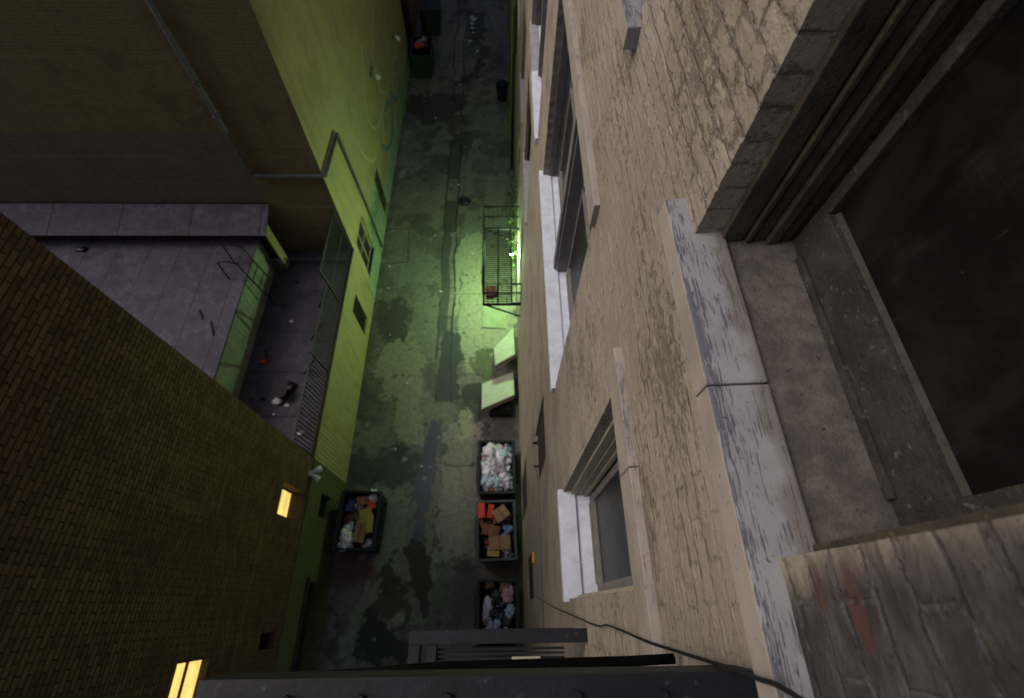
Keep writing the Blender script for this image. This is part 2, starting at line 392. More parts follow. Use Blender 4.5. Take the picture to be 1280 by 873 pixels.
M['mattress'] = worn('pale_ticking', (.5,.52,.43), (.42,.44,.36), 2.5, .9, .15, .003)
M['mattside'] = worn('brown_stained_edge', (.22,.16,.11), None, 5, .9, .15, .002)
M['board'] = worn('pale_board', (.34,.36,.25), (.27,.29,.2), 3, .85, .2, .002)
M['leaf'] = worn('vine_leaf', (.08,.14,.03), (.05,.09,.02), 9, .6, .3, 0)
M['bulb'] = emis('lamp_lens', (.72, 1.0, .5), 8)
M['spray_w'] = worn('pale_spray_paint', (.5,.5,.36), (.42,.38,.22), 3, .8, .2, 0)
M['spray_g'] = worn('green_spray_paint', (.07,.13,.07), None, 6, .8, .2, 0)
M['spray_b'] = worn('blue_spray_paint', (.12,.22,.34), (.1,.2,.26), 3, .8, .2, 0)
M['yellowtag'] = worn('yellow_tag', (.6,.4,.03), None, 8, .6)

# ------------------------------------------------------------------ gridded wall with openings
def grid_wall(mb, P, lines_a, lines_z, holes, depth, disp=None):
    """P(a, z, d) -> point; a along the wall, d metres behind the face. holes: (a0,a1,z0,z1[,depth])"""
    A = sorted(set([round(q, 4) for q in lines_a]+[round(q, 4) for h in holes for q in h[:2]]))
    Z = sorted(set([round(q, 4) for q in lines_z]+[round(q, 4) for h in holes for q in h[2:4]]))
    na, nz = len(A), len(Z); base = len(mb.v); off = {}
    for j, z in enumerate(Z):
        for i, a in enumerate(A):
            mb.v.append(tuple(P(a, z, -disp(a, z) if disp else 0)))
    vid = lambda i, j: base+j*na+i
    hol = np.zeros((na-1, nz-1), dtype=int)-1
    for k, h in enumerate(holes):
        for i in range(na-1):
            am = (A[i]+A[i+1])/2
            if h[0] < am < h[1]:
                for j in range(nz-1):
                    if h[2] < (Z[j]+Z[j+1])/2 < h[3]: hol[i, j] = k
    back = {}
    def bv(i, j, k):
        key = (i, j, k)
        if key not in back:
            back[key] = len(mb.v); dd = holes[k][4] if len(holes[k]) > 4 else depth
            mb.v.append(tuple(P(A[i], Z[j], dd)))
        return back[key]
    for i in range(na-1):
        for j in range(nz-1):
            if hol[i, j] < 0:
                mb.f.append((vid(i, j), vid(i+1, j), vid(i+1, j+1), vid(i, j+1)))
            else:
                k = hol[i, j]
                for (p, q, ni, nj) in (((i, j), (i, j+1), i-1, j), ((i+1, j), (i+1, j+1), i+1, j), ((i, j), (i+1, j), i, j-1), ((i, j+1), (i+1, j+1), i, j+1)):
                    inside = 0 <= ni < na-1 and 0 <= nj < nz-1 and hol[ni, nj] == k
                    if not inside and 0 <= ni < na-1 and 0 <= nj < nz-1:
                        mb.f.append((vid(*p), vid(*q), bv(*q, k), bv(*p, k)))

def frange(a, b, s):
    n = max(1, int(round((b-a)/s))); return [a+(b-a)*i/n for i in range(n+1)]

# ================================================================== SETTING: ground
POLY = {
'stain_far':[(-5.16,24.00),(-4.25,24.43),(-2.95,24.30),(-1.86,24.17),(-1.96,23.16),(-2.24,22.82),(-2.83,22.17),(-3.41,21.53),(-4.05,21.84),(-4.88,22.80)],
'stain_g1':[(-2.40,25.73),(-1.71,26.33),(-1.17,28.68),(-0.75,28.52),(-1.26,25.97),(-1.90,25.16),(-2.73,25.15)],
'stain_g2':[(-2.14,32.57),(-1.15,32.59),(-0.96,30.36),(-1.32,28.84),(-1.79,28.83)],
'stain_r':[(-0.83,27.88),(0.09,28.29),(0.18,26.73),(-0.72,26.34)],
'asph':[(-2.37,9.44),(-1.97,9.54),(-1.66,8.90),(-1.49,8.21),(-1.70,7.54),(-1.57,6.59),(-2.43,6.53),(-2.43,7.88)],
'wet':[(-2.49,5.78),(-2.24,5.69),(-2.24,4.83),(-2.22,3.74),(-2.44,2.73),(-2.54,1.73),(-2.89,1.73),(-2.82,2.73),(-3.02,3.49),(-2.82,4.28),(-2.62,5.25)],
'dark1':[(-3.09,1.55),(-2.88,1.87),(-2.55,1.82),(-2.24,1.05),(-2.15,0.44),(-2.34,-0.18),(-2.56,0.24),(-2.92,0.99)],
'dark2':[(-3.75,1.06),(-3.44,1.33),(-3.17,1.06),(-3.12,0.56),(-3.45,0.35),(-3.69,0.57)],
'blk1':[(-4.38,0.05),(-3.94,-0.06),(-3.49,-0.33),(-2.98,-0.77),(-2.27,-1.06),(-2.70,-1.34),(-4.04,-1.33),(-4.01,-0.75)],
'blk2':[(-3.81,0.42),(-3.00,0.56),(-2.71,0.03),(-2.87,-0.77),(-3.24,-0.47),(-3.71,-0.06)],
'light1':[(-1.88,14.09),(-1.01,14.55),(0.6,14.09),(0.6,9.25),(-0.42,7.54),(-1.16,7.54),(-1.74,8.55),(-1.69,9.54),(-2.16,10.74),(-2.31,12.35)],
'light2':[(-1.14,6.59),(-0.55,6.12),(-0.82,5.24),(-1.51,5.25),(-1.63,5.98)],
'light3':[(-4.69,8.56),(-3.92,9.99),(-3.35,8.91),(-2.98,8.05),(-3.01,6.60),(-2.73,4.83),(-3.55,4.84),(-4.02,6.60),(-4.71,7.56)],
'darkR':[(-1.54,7.22),(-1.16,7.48),(-0.57,7.22),(-0.27,6.43),(-0.49,5.38),(-1.13,6.22),(-1.48,6.43)],
'darkL':[(-4.95,10.75),(-4.17,10.94),(-3.64,10.36),(-3.83,9.08),(-4.58,8.91),(-4.97,9.62)],
'slabL':[(-5.32,14.64),(-4.14,14.73),(-4.03,12.86),(-5.30,12.77)],
'stainM':[(-0.89,8.55),(-0.52,8.48),(-0.22,8.04),(-0.27,7.54),(-0.71,7.28),(-1.11,7.61),(-1.12,8.21)],
'red':[(-5.31,1.57),(-4.08,1.56),(-3.85,0.72),(-5.23,0.65)],
'dkL2':[(-5.40,4.44),(-4.76,4.71),(-3.55,4.84),(-2.70,4.42),(-2.89,3.49),(-3.95,3.63),(-4.99,3.51)],
'conc2':[(-1.97,5.98),(-0.82,5.16),(-0.74,1.30),(-2.09,1.31),(-2.18,2.73),(-2.09,4.28)],
'conc3':[(-3.97,3.76),(-3.10,3.49),(-2.93,2.49),(-3.09,1.55),(-3.71,1.56),(-4.11,2.74)],
'darkR2':[(-1.47,1.31),(-0.74,1.30),(-0.70,-0.40),(-1.98,-0.38),(-2.06,0.87)],
}
def vnoise(x, y, seed=0):
    xi = np.floor(x).astype(np.int64); yi = np.floor(y).astype(np.int64); fx = x-xi; fy = y-yi
    fx = fx*fx*(3-2*fx); fy = fy*fy*(3-2*fy)
    def h(a, b):
        n = (a*374761393+b*668265263+seed*1442695041) & 0x7fffffff
        n = ((n ^ (n >> 13))*1274126177) & 0x7fffffff
        return ((n ^ (n >> 16)) & 0xffff)/65535.0
    return (h(xi, yi)*(1-fx)+h(xi+1, yi)*fx)*(1-fy)+(h(xi, yi+1)*(1-fx)+h(xi+1, yi+1)*fx)*fy
def fbm(x, y, sc, oct=5, seed=0, r=.55):
    s = 0; a = 1; t = 0
    for o in range(oct):
        s = s+a*vnoise(x*sc, y*sc, seed+o*17); t += a; a *= r; sc *= 2.03
    return s/t
def sdist(x, y, pts):
    d = np.full(x.shape, 1e9); ins = np.zeros(x.shape, bool); n = len(pts)
    for i in range(n):
        ax, ay = pts[i]; bx, by = pts[(i+1) % n]; ex, ey = bx-ax, by-ay
        t = np.clip(((x-ax)*ex+(y-ay)*ey)/(ex*ex+ey*ey+1e-9), 0, 1)
        d = np.minimum(d, np.hypot(x-ax-t*ex, y-ay-t*ey))
        c = ((ay > y) != (by > y)) & (x < (bx-ax)*(y-ay)/(by-ay+1e-12)+ax)
        ins ^= c
    return np.where(ins, -d, d)

def build_ground():
    xs = np.concatenate([[-60, -20, -9], np.arange(-5.6, .8001, .03), [4, 20, 60]])
    ys = np.concatenate([[-60, -20, -6], np.concatenate([np.arange(-2.4, 15.99, .03), np.arange(16.0, 36.0, .05)]), [45, 70, 120, 400]])
    X, Y = np.meshgrid(xs, ys)
    n1 = fbm(X, Y, .8, 6, 1); n2 = fbm(X, Y, 3.1, 5, 9); n3 = fbm(X*1.0, Y*.4, 1.6, 5, 33)
    c = np.zeros(X.shape+(3,)); c[:] = (.185, .18, .16)
    def blend(mask, col):
        nonlocal c
        m = np.clip(mask, 0, 1)[..., None]; c = c*(1-m)+np.array(col)*m
    def sm(v, a, b):
        t = np.clip((v-a)/(b-a), 0, 1); return t*t*(3-2*t)
    blend(sm(n1, .5, .62)*.6, (.17, .165, .145)); blend(sm(n1, .48, .38)*.6, (.075, .073, .07))
    blend(sm(n3, .56, .66)*.45, (.07, .066, .06))
    wob = (n2-.5)*.8+(fbm(X, Y, 9, 3, 55)-.5)*.28
    def poly(k, col, soft=.05, amt=1.0, w=1.0, grow=0.0, rim=0):
        d = sdist(X, Y, POLY[k])+wob*w-grow
        blend(sm(d, soft, -soft)*amt, col)
        if rim: blend(sm(np.abs(d), .045, .012)*sm(n3, .42, .55)*rim, (.028,.026,.024))
        return d
    # worn topping: crisp edged islands of paler screed over the darker slab
    isl = fbm(X, Y, 1.05, 6, 140, .6); blend(sm(isl, .535, .55)*.65, (.165,.16,.14)); blend(sm(isl, .40, .385)*.6, (.062,.06,.058))
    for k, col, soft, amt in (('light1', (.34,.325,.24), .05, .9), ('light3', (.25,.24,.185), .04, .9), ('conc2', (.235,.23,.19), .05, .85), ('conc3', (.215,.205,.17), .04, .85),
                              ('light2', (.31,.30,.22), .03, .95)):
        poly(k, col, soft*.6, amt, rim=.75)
    # the paved gutter down the middle, its joints and broken edges
    gx = -2.28-.012*(Y-12)+(fbm(Y*.0+3.3, Y, .35, 3, 71)-.5)*.35
    on = (Y > 6.5)
    inside = (np.abs(X-gx) < .27) & on
    seg = np.floor(Y/1.55+vnoise(Y*.3, Y*0, 5)*.8)
    tone = vnoise(seg*7.3, seg*0+2.2, 8)
    blend(inside*.8, (.19, .17, .155)); blend((inside & (tone < .42))*.8, (.06, .052, .052)); blend((inside & (tone > .66))*.6, (.28,.255,.225))
    edge = sm(np.abs(np.abs(X-gx)-.27+(n2-.5)*.08), .055, .02)*on
    blend(edge*sm(fbm(X*0, Y, 1.1, 3, 90), .25, .42)*.95, (.022, .02, .019))
    blend(sm(np.abs(X-gx-.5+(n2-.5)*.4), .05, .01)*on*sm(n1, .45, .6)*.8, (.04,.037,.035))
    fy = np.abs((Y/1.55+vnoise(Y*.3, Y*0, 5)*.8) % 1-.0); blend(inside*(fy < .05)*.8, (.03,.028,.027))
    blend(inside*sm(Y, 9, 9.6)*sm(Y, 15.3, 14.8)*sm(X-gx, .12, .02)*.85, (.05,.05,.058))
    blend(sm(n1, .6, .7)*sm(np.abs(X-gx), 1.1, .3)*(Y > 18)*.7, (.04,.034,.034))
    wet = np.zeros(X.shape)
    for k, col, soft, amt, wt in (('stain_far', (.032,.027,.026), .06, .95, .3), ('stain_g1', (.02,.017,.017), .05, .95, .2), ('stain_g2', (.018,.015,.016), .05, .95, .3), ('stain_r', (.055,.05,.05), .25, .8, .1),
            ('darkL', (.045,.046,.044), .08, .9, 0), ('dkL2', (.045,.045,.042), .12, .8, 0), ('stainM', (.085,.09,.045), .06, .85, 0), ('asph', (.042,.046,.06), .03, .97, .35), ('darkR', (.03,.033,.032), .05, .9, .2),
            ('wet', (.062,.062,.105), .025, .95, .8), ('dark1', (.024,.019,.018), .03, .97, .15), ('dark2', (.035,.029,.026), .04, .95, 0), ('blk1', (.018,.017,.017), .05, .97, .2), ('blk2', (.04,.034,.031), .05, .85, 0),
            ('darkR2', (.09,.086,.088), .25, .6, 0), ('red', (.13,.05,.05), .1, .8, 0)):
        d = poly(k, col, soft, amt, .55 if k in ('wet', 'asph', 'dark1', 'red') else 1.0)
        wet = np.maximum(wet, sm(d, soft, -soft)*wt)
    d = sdist(X, Y, POLY['slabL'])+(n2-.5)*.1
    blend(sm(np.abs(d), .06, .02)*.85, (.035,.033,.03)); blend(sm(d, .03, -.03)*.5, (.17,.165,.15))
    for jy in (22.9, 17.7, 14.9, 11.2, 4.2, 1.3):
        blend(sm(np.abs(Y-jy+(n1-.5)*.3), .035, .01)*sm(n2, .35, .5)*.7*(X > -2), (.035,.033,.03))
    # grime along both walls
    blend(sm(X, -4.85+.0, -5.2)*sm(n2, .3, .6)*.6, (.05,.048,.044)); blend(sm(X+.0*Y, .2, .5)*.35*sm(n2, .3, .6), (.06,.058,.054))
    # gum, grit and small spills
    rs = np.random.RandomState(4)
    for _ in range(420):
        px, py = rs.uniform(-5.1, .4), rs.uniform(-1, 34); r = rs.uniform(.02, .11)*(1+(rs.rand() > .93)*2)
        i0, i1 = np.searchsorted(xs, [px-r*2, px+r*2]); j0, j1 = np.searchsorted(ys, [py-r*2, py+r*2])
        if i1 <= i0 or j1 <= j0: continue
        sx = X[j0:j1, i0:i1]; sy = Y[j0:j1, i0:i1]; dd = np.hypot(sx-px, sy-py)+(n2[j0:j1, i0:i1]-.5)*r*2
        m = (sm(dd, r, r*.5)*.7)[..., None]; col = np.array((.04,.037,.035) if rs.rand() < .7 else (.28,.27,.25))
        c[j0:j1, i0:i1] = c[j0:j1, i0:i1]*(1-m)+col*m
    Zz = np.where(inside, -.025, 0.0)+(n1-.5)*.03*((np.abs(X+2.4) < 3) & (np.abs(Y-17) < 19))
    nx, ny = len(xs), len(ys)
    co = np.stack([X, Y, Zz], -1).reshape(-1, 3)
    idx = np.arange(nx*ny).reshape(ny, nx)
    F = np.stack([idx[:-1, :-1], idx[:-1, 1:], idx[1:, 1:], idx[1:, :-1]], -1).reshape(-1, 4)
    me = bpy.data.meshes.new('alley_ground')
    me.vertices.add(len(co)); me.vertices.foreach_set('co', co.ravel())
    me.loops.add(F.size); me.loops.foreach_set('vertex_index', F.ravel().astype(np.int32))
    me.polygons.add(len(F)); me.polygons.foreach_set('loop_start', (np.arange(len(F))*4).astype(np.int32))
    me.polygons.foreach_set('loop_total', np.full(len(F), 4, np.int32))
    me.update(calc_edges=True); me.validate()
    at = me.attributes.new('stain', 'FLOAT_COLOR', 'POINT')
    at.data.foreach_set('color', np.concatenate([c.reshape(-1, 3), np.ones((nx*ny, 1))], 1).astype(np.float32).ravel())
    aw = me.attributes.new('wet', 'FLOAT', 'POINT'); aw.data.foreach_set('value', wet.astype(np.float32).ravel())
    me.polygons.foreach_set('use_smooth', np.ones(len(F), bool))
    me.materials.append(M['ground'])
    o = bpy.data.objects.new('ground', me); COL.objects.link(o)
    tag(o, kind='structure')
build_ground()

# ================================================================== the tan building on the right
WX = .55
tb = thing('apartment_building', 'tall tan painted brick building with peeling paint and white sills', 'building', (WX, 14, 0))
def rel(root, mb):           # shift world-space geometry to the thing's own frame
    l = root.location
    mb.v = [(x-l.x, y-l.y, z-l.z) for x, y, z in mb.v]; return mb
TOP = 25.0
# (y0, y1, z0, z1)
W1 = (.08, .93, 15.12, 17.6); W2 = (.06, .93, 11.6, 14.06); W3 = (2.04, 5.16, 11.55, 14.03); W0 = (2.06, 5.16, 15.12, 17.6)
W4 = (6.42, 9.55, 11.2, 14.03); W4u = (6.42, 9.55, 15.12, 17.6)
W5 = (10.8, 13.9, 11.2, 14.03); W6 = (15.2, 18.3, 11.2, 14.03); W5u = (10.8, 13.9, 15.12, 17.6)
SH = (1.70, 2.58, 8.2, 10.05)
L3 = [(7.9, 9.9, 7.8, 10.2), (11.7, 13.6, 7.6, 10.0), (16.2, 18.2, 7.6, 10.0)]
L2 = [(8.75, 9.65, 4.02, 6.15), (12.3, 13.9, 4.4, 6.3)]
G0 = (2.1, 3.25, 1.2, 4.6); G1 = (.15, .95, 3.9, 6.2)
holes = [W1+(.5,), W2+(.36,), W3+(.36,), W0+(.36,), W4+(.36,), W4u, W5, W6, W5u, SH+(.09,), *L3, *L2, G0+(.12,), G1+(.15,)]
def wall_disp(a, z):
    f = min(1, max(0, (3.2-a)/.6)) * min(1, max(0, (z-11.8)/.8)) * min(1, max(0, (a+.75)/.1)) * min(1, max(0, (18.4-z)/.5))
    if f <= 0: return 0.0
    row = z/.0755; fr = row-math.floor(row); rn = int(math.floor(row))
    off = .5 if rn % 2 else 0
    bx = a/.215+off; bn = math.floor(bx); bf = bx-bn
    e = min(fr, 1-fr)*.0755; e2 = min(bf, 1-bf)*.215
    j = max(0, 1-min(e, e2)/.011)
    q = noise.noise(Vector((bn*3.7, rn*2.3, 1.1)))
    p = Vector((0, a*9, z*20))
    lump = noise.noise(p)*.5+noise.noise(p*2.3)*.35+noise.noise(p*5.1)*.25
    k = noise.noise(Vector((7, a*3, z*3)))
    return f*(q*.002+lump*.0042-j*(.0018+.006*k)*min(1, max(.12, (z-14.9)/.5))+max(0, noise.noise(Vector((3, a*6, z*50)))-.25)*.006)
mb = MB()
la = [-6]+frange(-.8, 3.2, .0125)+[4.2, 6, 8, 10, 12, 15, 20, 26, 34]
lz = [0, 3, 6, 9, 11.5]+frange(11.9, 18.2, .0125)+[TOP]
grid_wall(mb, lambda a, z, d: (WX+d, a, z), la, lz, holes, .3, wall_disp)
rel(tb, mb)
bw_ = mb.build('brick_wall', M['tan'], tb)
mb = MB().box(WX+1.0, 10, -6, 34, 0, TOP-.02).box(WX-.1, 10.1, -6.1, 34.1, TOP, TOP+.35)
mb.box(WX+.001, WX+1.0, -6, -5.9, 0, TOP-.02).box(WX+.001, WX+1.0, 33.9, 34, 0, TOP-.02)
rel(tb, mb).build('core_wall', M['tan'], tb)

def sill(x0, y0, y1, zt, h, m, name='window_sill', back=None, slope=.012, joint=None, bev=.006):
    b = back if back else WX+.08
    mb = MB()
    spans = [(y0, y1)] if joint is None else [(y0, joint-.002), (joint+.002, y1)]
    for a, c in spans:
        mb.hexa([(x0,a,zt-h),(b,a,zt-h),(b,c,zt-h),(x0,c,zt-h)], [(x0,a,zt-slope),(b,a,zt),(b,c,zt),(x0,c,zt-slope)])
    return rel(tb, mb).build(name, m, tb, bevel=bev)

# --- lintels and stone sills
def two_tone(x0, y0, y1, zt, h, joint, name, bk=None):
    s = sill(x0, y0, y1, zt, h, M['lintel' if name == 'lintel' else 'stone_near'], name, bk, joint=joint)
    me = s.data; me.materials.append(M['stone_front'])
    for p in me.polygons:
        if p.normal.x < -.7 or p.normal.z < -.5: p.material_index = 1
    return s
two_tone(.487, -.42, 1.07, 15.165, .095, .46, 'window_sill', .632)
two_tone(.495, 2.0, 5.4, 15.165, .10, 3.7, 'window_sill', .632)
two_tone(.495, 6.3, 9.7, 15.165, .10, 8.0, 'window_sill', .632)
two_tone(.516, -.3, 1.06, 14.245, .19, .5, 'lintel', .60)
two_tone(.516, 1.98, 5.5, 14.225, .19, 3.5, 'lintel', .60)
two_tone(.516, 6.3, 9.8, 14.225, .19, 8.0, 'lintel', .60)
two_tone(.516, 10.7, 14.1, 14.225, .19, 12.4, 'lintel', .60)

def sash_window(h, wood, pane, sub, subm, back=.86, double=False, inner=None, first=WX+.07, outer=None):
    y0, y1, z0, z1 = h
    inner = inner or wood
    mb = MB()
    if outer is None: outer = wood
    # frame: stepped casing down both jambs and over the head
    for (a, b_, t) in ((first, first+.060, .024), (first+.066, first+.082, .034), (first+.088, first+.118, .028), (first+.122, first+.152, .044), (first+.158, back-.042, .036)):
        mb.box(a, b_, y0+.001, y0+t, z0, z1-.001).box(a, b_, y1-t, y1-.001, z0, z1-.001)
        mb.box(a, b_, y0+t, y1-t, z1-t, z1-.001)
    fr = rel(tb, mb).build('window', outer, tb, bevel=.004)
    mb = MB().hexa([(first-.02,y0+.002,z0-.06),(back,y0+.002,z0-.06),(back,y1-.002,z0-.06),(first-.02,y1-.002,z0-.06)],
                   [(first-.02,y0+.002,z0+.025),(back,y0+.002,z0+.05),(back,y1-.002,z0+.05),(first-.02,y1-.002,z0+.025)])
    rel(tb, mb).build('subsill', subm, fr, bevel=.005)
    bays = [(y0+.046, y1-.046)] if not double else [(y0+.046, (y0+y1)/2-.09), ((y0+y1)/2+.09, y1-.046)]
    if double:
        ym = (y0+y1)/2
        mb = MB().box(first+.02, back+.02, ym-.09, ym+.09, z0+.05, z1-.05).box(first-.01, first+.02, ym-.06, ym+.06, z0+.05, z1-.05)
        rel(tb, mb).build('mullion', wood, fr, bevel=.006)
    zm = (z0+z1)/2+.1
    for a, b_ in bays:
        mb = MB()
        x0, x1 = back-.04, back+.005
        mb.box(x0, x1, a, b_, z0+.052, z0+.20).box(x0+.001, x1, a, b_, zm-.03, zm+.03)
        sw = .035 if inner is M['sash'] and not double else .06
        mb.box(x0+.002, x1, a, a+sw, z0+.2, z1-.05).box(x0+.002, x1, b_-sw, b_, z0+.2, z1-.05).box(x0+.001, x1, a, b_, z1-.12, z1-.045)
        mb.box(x0-.012, x0, a+.06, b_-.06, z0+.052, z0+.075)
        rel(tb, mb).build('sash', inner, fr, bevel=.004)
        mb = MB().box(back-.014, back-.008, a+.02, b_-.02, z0+.19, z1-.1)
        rel(tb, mb).build('pane', pane, fr)
    return fr
M['sash'] = worn('worn_dark_sash', (.05,.044,.037), (.028,.025,.022), 12, .85, .2, .005, speck=(.105,.095,.08))
w = sash_window(W1, M['sash'], M['wireglass'], None, M['subsill'], .85, first=.622, outer=M['brownwood'])
# putty bead round the nearest pane
mb = MB().hexa([(.827,.165,15.3215),(.8355,.165,15.3215),(.8355,.845,15.3215),(.827,.845,15.3215)], [(.8345,.165,15.333),(.8355,.165,15.333),(.8355,.845,15.333),(.8345,.845,15.333)])
rel(tb, mb).build('putty', M['puttygrey'], w)
sash_window(W2, M['greywood'], M['greyglass'], None, M['white'], .83, outer=M['cream'])
sash_window(W3, M['greywood'], M['greyglass'], None, M['white'], .80, True)
sash_window(W0, M['oldwood'], M['glass'], None, M['subsill'], .83, True)
sash_window(W4, M['greywood'], M['greyglass'], None, M['white'], .80, True)
for h in (W4u, W5, W6, W5u): sash_window(h, M['oldwood'], M['glass'], None, M['subsill'], .80, True)
for h in L3: sash_window(h, M['oldwood'], M['glass'], None, M['greysill'], .78)
sash_window(L2[1], M['oldwood'], M['glass'], None, M['greysill'], .78)
sill(.505, .035, .955, 11.66, .13, M['white'], back=.66)
sill(.505, 2.0, 5.25, 11.6, .13, M['white'], back=.66)
sill(.505, 6.36, 8.1, 11.25, .13, M['white'], back=.66)
sill(.52, 8.1, 9.7, 11.25, .13, M['greysill'], back=.66)
for h in (W5, W6): sill(.505, h[0]-.05, h[1]+.1, 11.25, .13, M['white'], back=.64)
for h in L3: sill(.52, h[0]-.08, h[1]+.3, h[2]+.03, .14, M['greysill'], back=.64)
# iron shutter on the small window and its hinge pins
mb = MB().box(.585, .61, 1.71, 2.57, 8.22, 10.03)
for k in range(5): mb.box(.575, .585, 1.74, 2.54, 8.35+k*.38, 8.40+k*.38)
s = rel(tb, mb).build('iron_shutter', M['darkbrown'], tb, bevel=.003)
for y in (2.05, 2.45): rel(tb, MB().tube([(.50, y, 8.22), (.60, y, 8.22)], .02, 8)).build('hinge_pin', M['blackplain'], s)
# ground floor barred opening and grey hatch
mb = MB()
for k in range(9): mb.box(.57, .60, 2.14+k*.13, 2.19+k*.13, 1.2, 4.6)
mb.box(.59, .62, 2.1, 3.25, 1.2, 4.6)
rel(tb, mb).build('window_grille', M['greymetal'], tb)
mb = MB().box(.585, .64, .16, .94, 3.91, 6.19)
rel(tb, mb).build('hatch', M['darkbrown'], tb)
mb = MB().box(.62, .66, 8.76, 9.64, 4.03, 6.13).box(.60, .62, 8.85, 9.55, 5.1, 5.95).box(.60, .62, 8.85, 9.55, 4.2, 4.95)
d = rel(tb, mb).build('door', M['darkbrown'], tb, bevel=.004)
rel(tb, MB().box(.56, .6, 8.9, 8.93, 5.0, 5.12)).build('handle', M['greymetal'], d)

# conduits on the tan wall
def pipe_thing(name, label, cat, pts, r, m, group=None, brackets=()):
    t = thing(name, label, cat, pts[0], 0, group)
    p0 = Vector(pts[0])
    MB().tube([Vector(p)-p0 for p in pts], r, 10).build('pipe', m, t, smooth=True)
    for b in brackets:
        c = Vector(b)-p0
        MB().box(c.x-r*1.5, c.x+r*1.5, c.y-r*1.5, c.y+r*1.5, c.z-.03, c.z+.03).build('bracket', m, t)
    return t
pipe_thing('conduit', 'thin grey conduit running level along the tan wall above the dumpsters', 'conduit', [(.53, -.3, 8.62), (.53, 1.35, 8.62), (.53, 1.9, 8.55)], .012, M['greywood'])
tag(MB().box(.50, .55, .68, .86, 6.75, 6.95).build('wall_tag', M['yellowtag'], None, bevel=.01), 'small yellow marker fixed to the tan wall over the lowest dumpster', 'marker')

# ================================================================== green-painted annex far right
ga = thing('annex_building', 'low olive green painted wall block against the far end of the tan building', 'building', (.4, 22, 0))
rel(ga, MB().box(.36, .549, 20.5, 44, 0, 6.9)).build('wall', M['olive'], ga, bevel=.02)
rel(ga, MB().box(.32, .549, 20.4, 44.1, 6.9, 7.05)).build('coping', M['greysill'], ga)
pipe_thing('drainpipe', 'dark drainpipe at the foot of the tan wall beyond the balcony', 'drainpipe', [(.44, 18.6, 0), (.44, 18.6, 5.4), (.53, 18.6, 5.6), (.53, 18.6, 9)], .06, M['blackplain'])

# ================================================================== NB: brown brick building on the near left
LX = -5.2
nb = thing('brick_building', 'dark brown brick building filling the lower left corner with amber lit windows', 'building', (LX, -4, 0))
LIT1 = (1.95, 2.68, 3.28, 4.58); LIT2 = (-1.75, -.70, 6.0, 6.95); SLOT = (-.75, -.42, 3.3, 4.1); LIT3 = (-6.2, -5.2, 6, 7.2)
BAY = (-2.4, .66, .12, 1.95); VENT = (2.3, 2.95, 1.2, 2.0)
mb = MB(); grid_wall(mb, lambda a, z, d: (LX-d, a, z), [-14, 3.64], [3.02, 16], [LIT1+(.42,), LIT2+(.42,), SLOT+(.2,), LIT3], .4)
rel(nb, mb).build('brick_wall', M['nb'], nb)
mb = MB().box(-20, LX-.6, -14, 3.63, 0, 15.98)
mb.quad((LX,3.64,0),(LX,3.64,16),(-20,3.64,16),(-20,3.64,0)).quad((LX,-14,16),(LX,3.64,16),(-20,3.64,16),(-20,-14,16))
rel(nb, mb).build('return_wall', M['nby'], nb)
mb = MB(); grid_wall(mb, lambda a, z, d: (LX-d, a, z), [-14, 3.64], [0, 3.02], [BAY+(.5,), VENT+(.15,)], .4)
rel(nb, mb).build('painted_base', M['nb_base'], nb)
rel(nb, MB().box(LX, LX+.05, -14, 3.64, 2.99, 3.05)).build('ledge', M['nb_base'], nb, bevel=.008)
rel(nb, MB().box(LX-.5, LX-.46, BAY[0]+.01, BAY[1]-.01, .12, 1.94)).build('roller_door', M['darkbrown'], nb)
rel(nb, MB().box(LX-.14, LX-.12, VENT[0]+.01, VENT[1]-.01, 1.21, 1.99)).build('vent', M['blackplain'], nb)
rel(nb, MB().box(LX-.45, LX+.08, BAY[0]-.1, BAY[1]+.1, 1.96, 2.04)).build('door_canopy', M['darkbrown'], nb)
for h, mull in ((LIT1, 0), (LIT2, 1), (LIT3, 0)):
    y0, y1, z0, z1 = h
    mb = MB(); x = LX-(.10 if mull else .30)
    mb.box(x-.04, x+.02, y0, y0+.035, z0, z1).box(x-.04, x+.02, y1-.035, y1, z0, z1).box(x-.04, x+.021, y0+.035, y1-.035, z0, z0+.04).box(x-.04, x+.021, y0+.035, y1-.035, z1-.04, z1)
    if mull: mb.box(x-.04, x+.019, y0+.035, y1-.035, z0+.47, z0+.52)
    wi = rel(nb, mb).build('window', M['darkbrown'], nb)
    rel(nb, MB().box(x-.02, x-.01, y0+.03, y1-.03, z0+.03, z1-.03)).build('pane', M['lit'], wi)
    rel(nb, MB().box(x+.022, LX+.03, y0+.002, y1-.002, z0+.003, z0+.05)).build('sill', M['darkbrown'], wi)
rel(nb, MB().box(LX-.19, LX-.17, SLOT[0]+.01, SLOT[1]-.01, 3.31, 4.09)).build('vent', M['blackplain'], nb)
# twin security floodlight at the building corner
fl = thing('floodlight', 'small white twin floodlight on the corner of the brown brick building', 'floodlight', (LX+.06, 3.2, 3.2))
MB().box(-.06, .02, -.06, .06, -.06, .06).build('base', M['paper'], fl, bevel=.01)
for s_ in (-1, 1):
    h_ = MB().tube([(.02, s_*.03, 0), (.09, s_*.08, -.03), (.2, s_*.15, -.10)], [.03, .06, .085], 12).build('lamp_head', M['paper'], fl, smooth=True)

